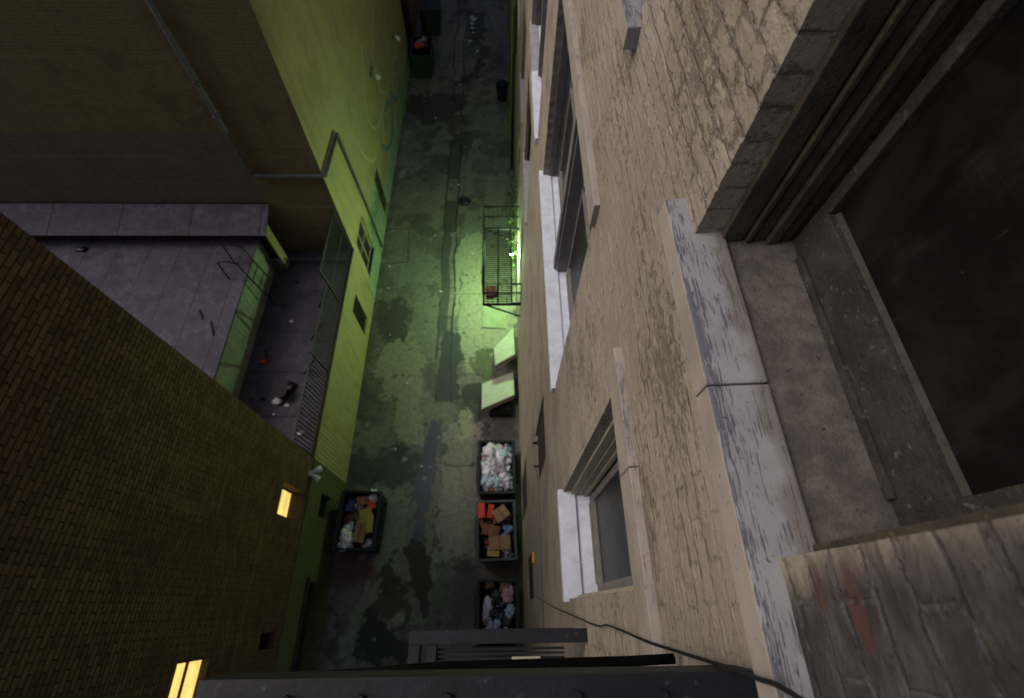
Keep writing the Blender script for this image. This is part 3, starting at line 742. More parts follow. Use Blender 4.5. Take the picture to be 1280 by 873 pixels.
# ================================================================== LB: ochre building beyond the gap
CY = 10.97
lb = thing('corner_building', 'ochre painted brick building with graffiti along the left of the alley', 'building', (LX, 18, 0))
G1w = (11.35, 12.75, 1.05, 2.95); GDOOR = (15.2, 16.3, .05, 2.3); G2 = (19, 20.2, 1.2, 2.6)
mb = MB(); grid_wall(mb, lambda a, z, d: (LX-d, a, z), [CY, 27.2], [1.0, 15], [G1w+(.18,), (15.2, 16.3, 1.0, 2.3, .2)], .2)
rel(lb, mb).build('facade', M['lbx'], lb)
mb = MB(); grid_wall(mb, lambda a, z, d: (LX+.012-d, a, z), [CY+.002, 27.2], [0, 1.0], [(15.2, 16.3, .05, 1.0, .21)], .2)
mb.quad((LX,CY+.002,1.0),(LX+.012,CY+.002,1.0),(LX+.012,27.2,1.0),(LX,27.2,1.0))
rel(lb, mb).build('painted_base', M['mint'], lb)
mb = MB().quad((LX,CY,0),(LX,CY,5.25),(-22,CY,5.25),(-22,CY,0)).quad((LX,CY,7.8),(LX,CY,15),(-22,CY,15),(-22,CY,7.8)).quad((LX,CY,5.25),(LX,CY,7.8),(-7.28,CY,7.8),(-7.28,CY,5.25))
mb.quad((LX,CY,15),(LX,27.2,15),(-22,27.2,15),(-22,CY,15)).quad((LX,27.2,0),(LX,27.2,15),(-22,27.2,15),(-22,27.2,0))
rel(lb, mb).build('side_wall', M['lby'], lb)
rel(lb, MB().quad((-7.28,CY,5.25),(-7.28,CY,7.8),(-22,CY,7.8),(-22,CY,5.25))).build('washed_band', M['lbgrey'], lb)
rel(lb, MB().box(-21.9, LX-.4, CY+.3, 27.1, 0, 14.9)).build('core_wall', M['lby'], lb)
mb = MB(); y0, y1, z0, z1 = G1w; x = LX-.1
for a, b_ in ((y0, y0+.06), (y1-.06, y1), ((y0+y1)/2-.03, (y0+y1)/2+.03)): mb.box(x-.05, x, a, b_, z0, z1)
mb.box(x-.05, x-.001, y0+.06, y1-.06, z0, z0+.06).box(x-.05, x-.001, y0+.06, y1-.06, z1-.06, z1).box(x-.05, x-.002, y0+.06, y1-.06, 2.0, 2.05)
wi = rel(lb, mb).build('window', M['cream'], lb)
rel(lb, MB().box(x-.03, x-.02, y0+.03, y1-.03, z0+.03, z1-.03)).build('pane', M['greyglass'], wi)
rel(lb, MB().box(x-.05, LX+.06, y0-.05, y1+.05, z0-.07, z0)).build('sill', M['greysill'], wi)
rel(lb, MB().box(LX-.17, LX-.12, 15.21, 16.29, .06, 2.29)).build('door', M['darkbrown'], lb)

# graffiti: strokes of paint a few millimetres thick on the wall
def stroke(pts, w, x, m, name='graffiti'):
    P = []
    for i in range(len(pts)-1):          # Catmull-Rom through (y, z)
        p = [pts[max(0, i-1)], pts[i], pts[i+1], pts[min(len(pts)-1, i+2)]]
        for t in [k/8 for k in range(8)]:
            q = []
            for c in (0, 1):
                a, b, c_, d = (u[c] for u in p)
                q.append(.5*(2*b+(c_-a)*t+(2*a-5*b+4*c_-d)*t*t+(3*b-a-3*c_+d)*t**3))
            P.append(q)
    P.append(list(pts[-1]))
    mb = MB(); L = []; Rr = []
    for i, (y, z) in enumerate(P):
        y2, z2 = P[min(i+1, len(P)-1)]; y1_, z1_ = P[max(i-1, 0)]
        dy, dz = y2-y1_, z2-z1_; l = math.hypot(dy, dz) or 1
        ww = w*.62*(.6+.5*abs(noise.noise(Vector((y*2, z*2, w)))))/2
        L.append((x, y-dz/l*ww, z+dy/l*ww)); Rr.append((x, y+dz/l*ww, z-dy/l*ww))
    for i in range(len(P)-1): mb.quad(L[i], L[i+1], Rr[i+1], Rr[i])
    return rel(lb, mb).build(name, m, lb)
X1 = LX+.004
stroke([(14.6,4.6),(14.9,3.8),(15.5,3.0),(16.3,2.6),(17.0,2.7)], .16, X1, M['spray_w'])
stroke([(18.4,6.0),(17.2,5.2),(16.6,4.0),(17.6,3.0),(19.4,2.9)], .2, X1, M['spray_w'])
stroke([(21.5,5.8),(19.8,5.2),(19.2,3.8),(20.3,2.8),(22.0,3.4),(22.2,4.6)], .22, X1+.001, M['spray_w'])
stroke([(24.2,5.0),(22.8,4.4),(22.6,3.0),(23.8,2.4),(25,3.0)], .2, X1, M['spray_w'])
stroke([(17.4,2.2),(18.4,1.3),(19.8,1.15),(20.6,1.9),(19.6,2.5),(18.5,2.1)], .55, X1+.002, M['spray_b'])
stroke([(20.8,2.4),(21.8,1.4),(23,1.3),(23.6,2.2)], .5, X1+.002, M['spray_b'])
stroke([(17.5,1.5),(18.6,2.5),(20.0,2.2),(21.5,2.6),(23.5,1.7)], .12, X1+.003, M['spray_w'])
for k in range(9):
    y = 12.9+k*.27
    stroke([(y, 1.15), (y+.12, 1.7+.2*(k % 2)), (y+.3, 1.3), (y+.2, 2.05-.25*(k % 3)), (y+.38, 1.95)], .07, X1+.006+.0005*k, M['spray_g'])
stroke([(12.85,1.05),(13.7,1.0),(14.8,1.02),(15.1,1.04)], .05, LX+.016, M['spray_g'])
mb = MB().quad((X1-.001, 12.85, 1.0), (X1-.001, 15.15, 1.0), (X1-.001, 15.1, 2.35), (X1-.001, 14.2, 2.5), (X1-.001, 13.4, 2.2), (X1-.001, 12.9, 2.3))
rel(lb, mb).build('paint_patch', M['mint'], lb)

# roof drain that turns the corner of the ochre building
dp = thing('drainpipe', 'grey drainpipe bending round the corner of the ochre building', 'drainpipe', (-7.18, CY-.09, 6.4))
o_ = Vector(dp.location)
def pp(*pts): return [Vector(p)-o_ for p in pts]
MB().tube(pp((-7.2, CY-.09, 14.9), (-7.19, CY-.09, 9.6), (-7.18, CY-.09, 6.52), (-7.1, CY-.09, 6.42), (-5.22, CY-.09, 6.40), (LX+.08, CY-.06, 6.39), (LX+.09, CY+.1, 6.38), (LX+.09, 12.75, 6.33)), .062, 12).build('pipe', M['greymetal'], dp, smooth=True)
MB().tube(pp((LX+.09, 12.75, 6.33), (LX+.09, 12.87, 6.28), (LX+.09, 12.9, 6.1), (LX+.07, 13.42, 2.2), (LX+.07, 13.45, .3)), .045, 10).build('downpipe', M['greymetal'], dp, smooth=True)
for p in ((-7.19, CY-.07, 12.5), (-7.19, CY-.07, 9.2), (-7.19, CY-.07, 8.3), (-6.2, CY-.07, 6.41)):
    c = Vector(p)-o_
    MB().box(c.x-.085, c.x+.085, c.y-.085, c.y+.07, c.z-.025, c.z+.025).build('bracket', M['greymetal'], dp)
for (y, z, lab) in ((18.36, 4.71, 'small floodlight on the ochre wall nearer the drainpipe'), (23.54, 3.35, 'small floodlight on the ochre wall nearer the far dumpsters')):
    f = thing('floodlight', lab, 'floodlight', (LX+.02, y, z))
    MB().box(-.02, .03, -.07, .07, -.07, .07).build('base', M['greymetal'], f, bevel=.008)
    MB().tube([(.03,0,0),(.16,0,.03)], .02, 8).build('arm', M['greymetal'], f)
    MB().tube([(.14,0,.06),(.22,0,0),(.33,0,-.1)], [.04,.075,.10], 12).build('lamp_head', M['paper'], f, smooth=True)

# rust-coloured building beyond, closing the left of the alley
rb = thing('brown_building', 'orange brown brick building beside the far dumpsters', 'building', (LX, 34, 0))
rel(rb, MB().box(-20, LX-.02, 27.3, 48, 0, 16)).build('wall', M['rust'], rb)
rel(rb, MB().box(LX-.02, LX+.02, 27.6, 29.2, .05, 2.6)).build('door', M['blackplain'], rb)
rel(rb, MB().box(-20.1, LX+.1, 27.22, 48.1, 16, 16.3)).build('coping', M['greysill'], rb)
pipe_thing('drainpipe', 'black drainpipe between the ochre and orange brown buildings', 'drainpipe', [(LX+.1, 27.1, 0), (LX+.1, 27.1, 8), (LX+.1, 27.1, 15)], .08, M['blackplain'])

# ================================================================== low building in the gap
an = thing('low_building', 'low flat roofed building with stepped grey roofs behind a railing', 'building', (-8, 7, 0))
A_ = lambda mb, n, m, p=an, **k: (rel(an, mb)).build(n, m, p, **k)
SCREEN = (9.0, 9.75, .45, 2.15)
mb = MB(); grid_wall(mb, lambda a, z, d: (LX-d, a, z), frange(3.65, CY-.01, 2), [0, 3.12], [SCREEN+(.1,), (5.2, 5.9, .05, 2.1, .1)][:1], .1)
A_(mb, 'alley_wall', M['annex'])
A_(MB().box(-7.75, LX-.12, 3.66, CY-.02, 2.8, 3.02), 'lower_deck', M['deck'])
A_(MB().box(LX-.14, LX+.03, 3.65, CY-.015, 3.1, 3.2), 'coping', M['darkbrown'], bevel=.01)
A_(MB().box(LX-.09, LX-.07, SCREEN[0], SCREEN[1], SCREEN[2], SCREEN[3]), 'screen', M['blackplain'])
A_(MB().box(-8.0, -7.75, 3.66, 10.3, 2.8, 4.36), 'step_wall', M['stepwall'])
A_(MB().box(-20, -7.72, 3.66, CY-.02, 4.36, 4.44), 'upper_roof', M['roof'])
A_(MB().box(-7.7, LX-.16, 10.38, 10.5, 3.02, 3.24), 'curb', M['roof'], bevel=.01)
# lean-to along the taller building's wall
mb = MB().hexa([(-20,9.9,4.96),(-7.15,9.9,4.96),(-7.2,CY-.02,5.24),(-20,CY-.02,5.24)], [(-20,9.88,5.02),(-7.15,9.88,5.02),(-7.2,CY-.02,5.3),(-20,CY-.02,5.3)])
A_(mb, 'lean_to_roof', M['canopy'])
A_(MB().box(-19.9, -7.6, 10.3, 10.36, 4.44, 4.98), 'lean_to_wall', M['darkbrown'])
A_(MB().hexa([(-7.35,10.1,3.1),(-7.28,10.1,3.1),(-7.28,10.45,3.1),(-7.35,10.45,3.1)], [(-7.35,10.1,4.9),(-7.28,10.1,4.9),(-7.28,10.45,4.98),(-7.35,10.45,4.98)]), 'lean_to_side', M['annex'])
A_(MB().box(-7.6, -7.35, 10.0, 10.06, 3.1, 3.7), 'lean_to_step', M['roof'])
# curled edges and flashing on the canopy
A_(MB().tube([(-20,CY-.05,5.3),(-13,CY-.05,5.31),(-7.2,CY-.05,5.3)], .03, 6), 'flashing', M['blackplain'])

# railing along the alley edge of the low roof
rg = thing('railing', 'dark iron railing leaning over the parapet of the low roof', 'railing', (LX-.05, 7, 3.2))
def rails(y0, y1, h, step, tall):
    mb = MB(); x = 0
    n = int((y1-y0)/step)
    for k in range(n+1):
        y = y0+(y1-y0)*k/n-7
        mb.bar((x, y, .06), (x-.06, y, h-.02), .026, .026)
    mb.bar((x, y0-7, .07), (x, y1-7, .07), .035, .03); mb.bar((x-.06, y0-7, h), (x-.06, y1-7, h), .04, .04)
    if tall: mb.bar((x-.03, y0-7, h*.5), (x-.03, y1-7, h*.5), .03, .03)
    mb.build('bar_panel', M['cagemetal'], rg)
rails(3.7, 6.2, 1.15, .115, False); rails(6.25, 8.6, 1.15, .115, False); rails(8.65, 10.85, 1.75, .13, True)
for y, h in ((3.7, 1.1), (6.22, 1.25), (8.62, 1.8), (10.88, 1.9)):
    MB().bar((0.02, y-7, -.02), (-.07, y-7, h), .05, .05).build('post', M['cagemetal'], rg)
for y in (6.22, 7.4, 8.62): MB().bar((-.02, y-7, .9), (-.75, y-7, -.16), .04, .04).build('brace', M['cagemetal'], rg)
# hooked ladder over the roof step
ld = thing('roof_ladder', 'black hooked steel ladder over the step between the two grey roofs', 'ladder', (-7.7, 9.0, 3.02))
for y in (-.3, .3):
    MB().tube([(.35, y, 0), (.30, y, .1), (.12, y, 1.45), (.08, y, 2.1), (-.1, y, 2.25), (-.45, y, 2.2), (-.5, y, 1.42)], .022, 8).build('rail', M['blackplain'], ld, smooth=True)
for k in range(4):
    z = .3+k*.32
    MB().tube([(.33-.17*z, -.3, z), (.33-.17*z, .3, z)], .015, 6).build('rung', M['blackplain'], ld)

# litter on the roofs
def lit_thing(name, label, cat, c, r, m, **k):
    mb = MB().blob((0,0,0), r, 2, **k); o = mb.build(name, m, None, smooth=True); o.location = c; return tag(o, label, cat)
pot = thing('bucket', 'dark bucket with pale rim on the lower grey roof', 'bucket', (-6.42, 5.5, 3.02))
MB().tube([(0,0,0),(0,0,.3)], [.13,.17], 16, True).build('body', M['blackplain'], pot, smooth=False)
MB().tube([(0,0,.29),(0,0,.33)], [.18,.18], 16, True).build('rim', M['blackplain'], pot)
lit_thing('rag', 'crumpled black rag beside the bucket on the lower grey roof', 'rag', (-6.3, 5.75, 3.1), .16, M['bagk'], amp=.5, seed=3, squash=(1,1.2,.5))
lit_thing('plastic_bag', 'pale plastic bag lying beside the bucket on the grey roof', 'bag', (-6.55, 5.3, 3.1), .11, M['paper'], amp=.5, seed=4, squash=(1.2,1,.6))
tag(MB().tube([(-7.35,7.05,3.03),(-7.2,6.75,3.05),(-7.38,6.5,3.03)], .025, 6).build('pipe_scrap', M['blackplain']), 'short bent black pipe scrap on the lower grey roof', 'scrap')
lit_thing('rag', 'small red brown rag on the lower grey roof near the step', 'rag', (-7.3, 6.62, 3.06), .08, M['red'], amp=.5, seed=7, squash=(1.2,1,.4))
tag(MB().bar((-8.3,7.2,4.46),(-8.1,6.75,4.46), .05, .03).build('stick', M['blackplain']), 'short dark stick on the upper roof nearest its edge', 'stick')
tag(MB().bar((-8.75,7.6,4.46),(-8.55,7.25,4.46), .04, .03).build('stick', M['darkbrown']), 'short brown stick on the upper roof farther from its edge', 'stick')
lit_thing('rag', 'dark crumpled rag under the lean-to canopy on the upper roof', 'rag', (-13.0, 9.8, 4.48), .12, M['bagk'], amp=.5, seed=8, squash=(1.4,.8,.4))
rs = random.Random(5)
for k in range(10):
    o = MB().blob((0,0,0), rs.uniform(.03,.07), 1, amp=.6, seed=k, squash=(1.4,1,.4)).build('debris', M[rs.choice(['blackplain','darkbrown','paper'])])
    o.location = (rs.uniform(-7.4,-5.6), rs.uniform(4.2,9.8), 3.04)
    tag(o, 'small scrap of debris scattered on the lower grey roof', 'debris', 'scraps scattered on the lower roof')

# out-of-view building added behind the gap to hold back sky light
bb = thing('sky_block_building', 'unseen brick building added behind the roof gap to limit sky light', 'building', (-21, 7, 0))
rel(bb, MB().box(-26, -20.02, 3.65, CY-.02, 0, 7)).build('wall', M['nb'], bb)
rel(bb, MB().box(-26.1, -19.9, 3.66, CY-.03, 7, 7.3)).build('coping', M['greysill'], bb)

# ================================================================== dumpsters and rubbish
def dumpster(loc, rz, label, w=1.08, l=1.6, h=1.3, m='dump', lid='hang', rim=None):
    d = thing('dumpster', label, 'dumpster', loc, rz, 'dumpsters standing along the alley')
    W, Lh, t = w/2, l/2, .045
    mb = MB(); bw = W*.92
    outer_b = [(-bw,-Lh,.16),(bw,-Lh,.16),(bw,Lh,.16),(-bw,Lh,.16)]; outer_t = [(-W,-Lh,h),(W,-Lh,h),(W,Lh,h),(-W,Lh,h)]
    inn_t = [(-W+t,-Lh+t,h),(W-t,-Lh+t,h),(W-t,Lh-t,h),(-W+t,Lh-t,h)]; inn_b = [(-bw+t,-Lh+t,.2),(bw-t,-Lh+t,.2),(bw-t,Lh-t,.2),(-bw+t,Lh-t,.2)]
    n = 0; mb.v = outer_b+outer_t+inn_t+inn_b
    mb.f = [(0,3,2,1)]+[(i,(i+1) % 4,(i+1) % 4+4,i+4) for i in range(4)]+[(i+4,(i+1) % 4+4,(i+1) % 4+8,i+8) for i in range(4)]+[(i+8,(i+1) % 4+8,(i+1) % 4+12,i+12) for i in range(4)]+[(12,13,14,15)]
    mb.build('body', M[m], d)
    rm = MB(); q = W+.02; e = Lh+.02
    rm.box(-q-.03,-W+.02,-e,e,h-.03,h+.025).box(W-.02,q+.03,-e,e,h-.03,h+.025).box(-W+.02,W-.02,-e-.01,-Lh+.03,h-.03,h+.024).box(-W+.02,W-.02,Lh-.03,e+.01,h-.03,h+.024)
    rm.build('rim', M[rim or m], d, bevel=.006)
    for k in (-1, 1):
        for yy in (-.5, 0, .5): MB().box(k*W*.97-.03, k*W*.97+.03, yy*l*.8-.03, yy*l*.8+.03, .3, h-.04).build('side_rib', M[m], d)
        MB().box(k*(W+.06)-.05, k*(W+.06)+.05, -.45, .45, .72, .86).build('fork_pocket', M[m], d, bevel=.008)
    for a in (-1, 1):
        for b in (-1, 1):
            MB().tube([(a*W*.75-.03, b*Lh*.8, .08), (a*W*.75+.03, b*Lh*.8, .08)], .08, 12).build('wheel', M['rubber'], d)
    if lid == 'closed':
        for s in (-1, 1):
            MB().hexa([(-W-.02,s*Lh/2-Lh/2+.01,h+.03),(W+.02,s*Lh/2-Lh/2+.01,h+.03),(W+.02,s*Lh/2+Lh/2-.01,h+.03),(-W-.02,s*Lh/2+Lh/2-.01,h+.03)],
                      [(-W-.02,s*Lh/2-Lh/2+.01,h+.06),(W+.02,s*Lh/2-Lh/2+.01,h+.12),(W+.02,s*Lh/2+Lh/2-.01,h+.12),(-W-.02,s*Lh/2+Lh/2-.01,h+.06)]).build('lid', M['lid'], d, bevel=.01)
    elif lid in ('left', 'right'):
        k = -1 if lid == 'left' else 1
        for s in (-1, 1):
            y0, y1 = (s-1)*Lh/2+.01, (s+1)*Lh/2-.01
            MB().hexa([(k*(W+.03),y0,h),(k*(W+.07),y0,h),(k*(W+.07),y1,h),(k*(W+.03),y1,h)], [(k*(W+.10),y0,h-.95),(k*(W+.16),y0,h-.95),(k*(W+.16),y1,h-.95),(k*(W+.10),y1,h-.95)]).build('lid', M['lid'], d)
    return d
D1 = dumpster((-.22, 3.84, 0), R_(0), 'dark dumpster heaped with white bags, nearest the leaning mattresses', lid='none')
D2 = dumpster((-.215, 1.99, 0), R_(1.5), 'grey green dumpster full of cardboard boxes, middle of the right row', m='dump', rim='dumpgrey', lid='none')
D3 = dumpster((-.17, -.13, 0), R_(0), 'dark dumpster partly hidden under the fire escape, lowest in the picture', lid='none')
D4 = dumpster((-4.28, 2.30, 0), R_(-2), 'black dumpster against the left wall with cardboard and white bags', w=1.12, lid='left')
D5 = dumpster((-4.35, 26.45, 0), R_(2), 'dark dumpster with a red scrap on top, nearer of the far pair', l=1.75, lid='none')
D6 = dumpster((-4.2, 30.7, 0), R_(1), 'dark dumpster with closed lids, farthest up the alley', l=1.75, lid='closed')

def heap(center, hx, hy, z, n, mats, label, group, seed, r=(.12,.22), name='trash_bag', cat='trash bag'):
    rs = random.Random(seed); pts = []
    for k in range(n):
        best = None
        for t in range(12):
            q = (rs.uniform(-hx,hx), rs.uniform(-hy,hy)); d = min([math.hypot(q[0]-p[0], q[1]-p[1]) for p in pts] or [9])
            if best is None or d > best[0]: best = (d, q)
        q = best[1]; pts.append(q); rr = rs.uniform(*r); mm = rs.choice(mats)
        q = (max(-hx-.1+rr, min(hx+.1-rr, q[0])), max(-hy-.1+rr, min(hy+.1-rr, q[1])))
        mb = MB().blob((0,0,0), rr, 3, amp=.7, freq=1.9, seed=seed*10+k, squash=(1.15,1.0,.8))
        if rs.random() < .6:
            mb.blob((rr*.3, rr*.2, rr*.75), rr*.28, 1, amp=.6, freq=3, seed=k)
        o = mb.build(name, M[mm], None, smooth=True)
        o.location = (center[0]+q[0], center[1]+q[1], z+rs.uniform(-.06,.1)); o.rotation_euler = (0,0,rs.uniform(0,6))
        tag(o, label[mm] if isinstance(label, dict) else label, cat, group)
heap((-.22,3.84), .38, .62, 1.12, 26, ['bagw','bagw','bagw','bagl','bagp'], {'bagw':'crumpled white plastic bag heaped in the dumpster nearest the mattresses','bagl':'pale blue plastic bag heaped in the dumpster nearest the mattresses','bagp':'grey plastic bag heaped in the dumpster nearest the mattresses'}, 'bags in the white bag dumpster', 2, (.14,.26))

def carton(c, s, rz, m, label, group=None, name='cardboard_box', cat='box', tilt=(0,0), open_=False):
    t = thing(name, label, cat, c, rz, group); t.rotation_euler = (tilt[0], tilt[1], rz)
    a, b, h = s[0]/2, s[1]/2, s[2]
    if open_:
        mb = MB(); w = .008
        mb.box(-a,a,-b,b,0,.01).box(-a,-a+w,-b,b,.01,h).box(a-w,a,-b,b,.01,h).box(-a+w,a-w,-b,-b+w,.01,h).box(-a+w,a-w,b-w,b,.01,h); mb.build('body', m, t)
        MB().hexa([(-a,-b,h-.004),(-a,b,h-.004),(-a-.1,b,h+.06),(-a-.1,-b,h+.06)],[(-a,-b,h+.003),(-a,b,h+.003),(-a-.1,b,h+.067),(-a-.1,-b,h+.067)]).build('flap', m, t)
        MB().hexa([(a,-b,h-.004),(a,b,h-.004),(a+.11,b,h+.02),(a+.11,-b,h+.02)],[(a,-b,h+.003),(a,b,h+.003),(a+.11,b,h+.027),(a+.11,-b,h+.027)]).build('flap', m, t)
    else:
        MB().box(-a,a,-b,b,0,h).build('body', m, t, bevel=.008)
        if m in (M['card'], M['card2']): MB().box(-.03,.03,-b-.002,b+.002,h-.001,h+.003).build('tape', M['card2'] if m is M['card'] else M['card'], t)
    return t
g2 = 'boxes in the middle dumpster'
carton((-.08,2.42,1.12), (.42,.36,.34), R_(35), M['card'], 'large square brown box turned cornerwise at the top of the middle dumpster', g2)
carton((-.62,2.52,1.22), (.20,.42,.2), R_(4), M['red'], 'bright red box poking over the side of the middle dumpster', g2, name='red_box', tilt=(0,R_(-12)))
carton((-.40,2.50,1.20), (.17,.38,.2), R_(-6), M['red'], 'bright red box lying inside against the brown carton', g2, name='red_box', tilt=(0,R_(6)))
carton((-.40,2.02,1.06), (.5,.3,.24), R_(-12), M['card2'], 'reddish flattened carton in the middle of the cardboard dumpster', g2, tilt=(R_(8),R_(10)))
carton((-.12,1.62,1.02), (.62,.38,.26), R_(3), M['card'], 'wide brown carton low in the middle dumpster', g2, tilt=(R_(-5),0))
carton((-.30,1.36,1.04), (.34,.16,.22), R_(-3), M['yellow'], 'yellowish box at the bottom end of the middle dumpster', g2)
carton((-.45,2.22,1.0), (.3,.24,.3), R_(20), M['card2'], 'open reddish carton left of centre in the middle dumpster', g2, open_=True)
heap((.14,2.0), .1, .2, 1.1, 2, ['bagb'], 'blue plastic bag beside the cartons in the middle dumpster', 'bags in the middle dumpster', 11, (.12,.16))
heap((.1,1.4), .12, .1, 1.05, 2, ['bagp'], 'grey plastic bag at the bottom of the middle dumpster', 'bags in the middle dumpster', 12, (.1,.14))
heap((-.2,1.95), .36, .6, .86, 12, ['card2','bagk','card'], {'card2':'reddish crumpled paper deep in the middle dumpster','bagk':'black bag deep in the middle dumpster','card':'brown crumpled paper deep in the middle dumpster'}, 'filling of the middle dumpster', 13, (.16,.22), 'crumpled_paper', 'rubbish')
g3 = 'bags in the lowest dumpster'
heap((-.17,-.1), .36, .62, 1.0, 9, ['bagw','bagl','bagp'], {'bagw':'white bag in the lowest dumpster','bagl':'pale blue bag in the lowest dumpster','bagp':'grey bag in the lowest dumpster'}, g3, 21, (.11,.17))
heap((-.05,-.05), .25, .4, 1.0, 5, ['bagk','bagpk'], {'bagk':'shiny black bag in the lowest dumpster','bagpk':'pinkish bag in the lowest dumpster'}, g3, 22, (.14,.2))
lit_thing('yellow_wrapper', 'crumpled yellow wrapper in the lowest dumpster', 'wrapper', (.05, .42, 1.1), .09, M['yellow'], amp=.5, seed=5)
g4 = 'rubbish in the left dumpster'
carton((-4.2,2.0,1.06), (.34,.62,.22), R_(-8), M['card'], 'long brown carton down the middle of the left dumpster', g4, tilt=(0,R_(6)))
carton((-4.08,2.42,1.12), (.36,.42,.18), R_(12), M['yellow'], 'crumpled yellow box near the top of the left dumpster', g4, tilt=(R_(6),0))
carton((-3.93,2.2,1.1), (.2,.5,.2), R_(5), M['yellow'], 'narrow yellow box along the alley side of the left dumpster', g4)
carton((-4.22,2.85,1.1), (.34,.24,.2), R_(3), M['card2'], 'dark reddish carton at the head of the left dumpster', g4)
carton((-4.58,2.72,1.1), (.2,.34,.16), R_(-12), M['blue'], 'blue box at the upper wall corner of the left dumpster', g4, name='blue_box')
carton((-3.93,2.75,1.14), (.22,.26,.14), R_(15), M['red'], 'red box near the upper alley corner of the left dumpster', g4, name='red_box')
heap((-4.55,1.85), .1, .3, 1.14, 6, ['bagw'], 'white plastic bag along the wall side of the left dumpster', 'white bags in the left dumpster', 31, (.12,.19))
heap((-3.9,2.95), .06, .12, 1.2, 2, ['bagl'], 'pale bag at the upper alley corner of the left dumpster', g4, 32, (.09,.12))
heap((-3.95,1.7), .1, .12, 1.1, 3, ['bagw'], 'small white scrap at the lower alley corner of the left dumpster', 'white scraps in the left dumpster', 33, (.06,.08))
heap((-4.28,2.3), .36, .6, .9, 9, ['bagk','card2'], {'bagk':'black bag deep in the left dumpster','card2':'brown crumpled paper deep in the left dumpster'}, 'filling of the left dumpster', 34, (.16,.2), 'trash_bag', 'rubbish')
carton((-4.5,26.6,1.22), (.5,.35,.12), R_(35), M['red'], 'reddish scrap box on top of the nearer far dumpster', None, name='red_box')
heap((-4.3,26.9), .3, .4, 1.1, 5, ['bagk','bagp'], {'bagk':'black bag in the nearer far dumpster','bagp':'grey bag in the nearer far dumpster'}, 'bags in the nearer far dumpster', 41, (.16,.24))
carton((-4.5,28.4,0), (.5,.7,.3), R_(8), M['card'], 'brown carton on the ground between the far dumpsters')
def scraps(center, hx, hy, z, n, where, group, seed):
    # crumpled sheets, cups and wrappers lying over the rubbish
    rs = random.Random(seed); names = {'scrapw': 'white', 'scrapt': 'brown', 'scrapb': 'blue', 'scrapr': 'red'}
    for k in range(n):
        mm = rs.choice(['scrapw','scrapw','scrapw','scrapt','scrapt','scrapb','scrapr']); mb = MB(); w_, l_ = rs.uniform(.05,.13), rs.uniform(.06,.16)
        gx = 4; V = {}
        for i in range(gx+1):
            for j in range(gx+1):
                V[i, j] = ((i/gx-.5)*w_*2, (j/gx-.5)*l_*2, .06*noise.noise(Vector((i*.9+k*3.3, j*.9, seed)))+.03*noise.noise(Vector((i*2.1, j*2.1+k, seed))))
        for i in range(gx):
            for j in range(gx): mb.quad(V[i,j], V[i+1,j], V[i+1,j+1], V[i,j+1])
        o = mb.build('paper_scrap', M[mm], None)
        o.location = (center[0]+rs.uniform(-hx,hx), center[1]+rs.uniform(-hy,hy), z+rs.uniform(0,.12)); o.rotation_euler = (rs.uniform(-.6,.6), rs.uniform(-.6,.6), rs.uniform(0,6))
        tag(o, 'crumpled '+names[mm]+' scrap strewn over '+where, 'scrap', group)
scraps((-.22,3.84), .40, .68, 1.2, 6, 'the white bag dumpster', 'scraps in the white bag dumpster', 3)
scraps((-.2,1.95), .38, .66, 1.04, 8, 'the cardboard dumpster', 'scraps in the cardboard dumpster', 4)
scraps((-.17,-.05), .38, .68, 1.06, 9, 'the lowest dumpster', 'scraps in the lowest dumpster', 5)
scraps((-4.28,2.3), .38, .68, 1.14, 6, 'the left dumpster', 'scraps in the left dumpster', 6)
# a black round bin near the right wall
tc = thing('trash_can', 'black round trash can alone by the right wall far up the alley', 'trash can', (-.02, 23.9, 0))
MB().tube([(0,0,0),(0,0,.85)], [.26,.31], 20).build('body', M['lid'], tc)
MB().tube([(0,0,.85),(0,0,.9),(0,0,.97)], [.335,.33,.1], 20).build('lid', M['rubber'], tc)
for s in (-1, 1): MB().box(s*.3-.03, s*.3+.03, -.08, .08, .72, .76).build('handle', M['rubber'], tc)

# mattresses leaning under the lamp and the flat board
def slab(name, label, cat, q, th, m, ms, edge):
    c = sum((Vector(p) for p in q), Vector())/4; c.z = 0
    t = thing(name, label, cat, c)
    P = [Vector(p)-c for p in q]; n = (P[1]-P[0]).cross(P[3]-P[0]).normalized()
    if n.z < 0: n = -n
    body = MB().hexa([p-n*th for p in P], P).build('body', m, t, bevel=.03, seg=3)
    mb = MB()
    ring = P+[P[0]]
    cen = sum(P, Vector())/4
    for i in range(4):
        a = ring[i]+(ring[i]-cen)*.004; b = ring[i+1]+(ring[i+1]-cen)*.004
        mb.bar(a-n*th*.5, b-n*th*.5, .02, th*.55, n)
    mb.build('side_band', ms, t)
    if edge:
        mb = MB().tube([p-n*.015+(p-cen)*.01 for p in P]+[P[0]-n*.015+(P[0]-cen)*.01], .014, 6); mb.build('piping', m, t)
    return t
slab('mattress', 'pale stained mattress tilted against the tan wall nearest the flat board', 'mattress', [(-.35,8.62,.16),(.38,9.5,.2),(.40,7.95,.95),(-.28,7.62,.75)], .17, M['mattress'], M['mattside'], True)
slab('mattress', 'pale mattress propped beside the white bag dumpster, lower of the two', 'mattress', [(-.76,7.15,.16),(.36,7.62,.16),(.36,6.35,1.02),(-.72,5.85,1.02)], .17, M['mattress'], M['mattside'], True)
bd = slab('board', 'pale square board lying flat on the ground below the balcony', 'board', [(-.80,11.1,.05),(.08,10.95,.05),(.1,9.55,.05),(-.82,9.62,.05)], .04, M['board'], M['board'], False)
tag(MB().box(-.5,.3,5.9,6.25,0,.5).box(-.45,.25,5.95,6.2,.5,.62).build('crate', M['lid'], None, bevel=.02), 'black crate in the shade under the propped mattress', 'crate')

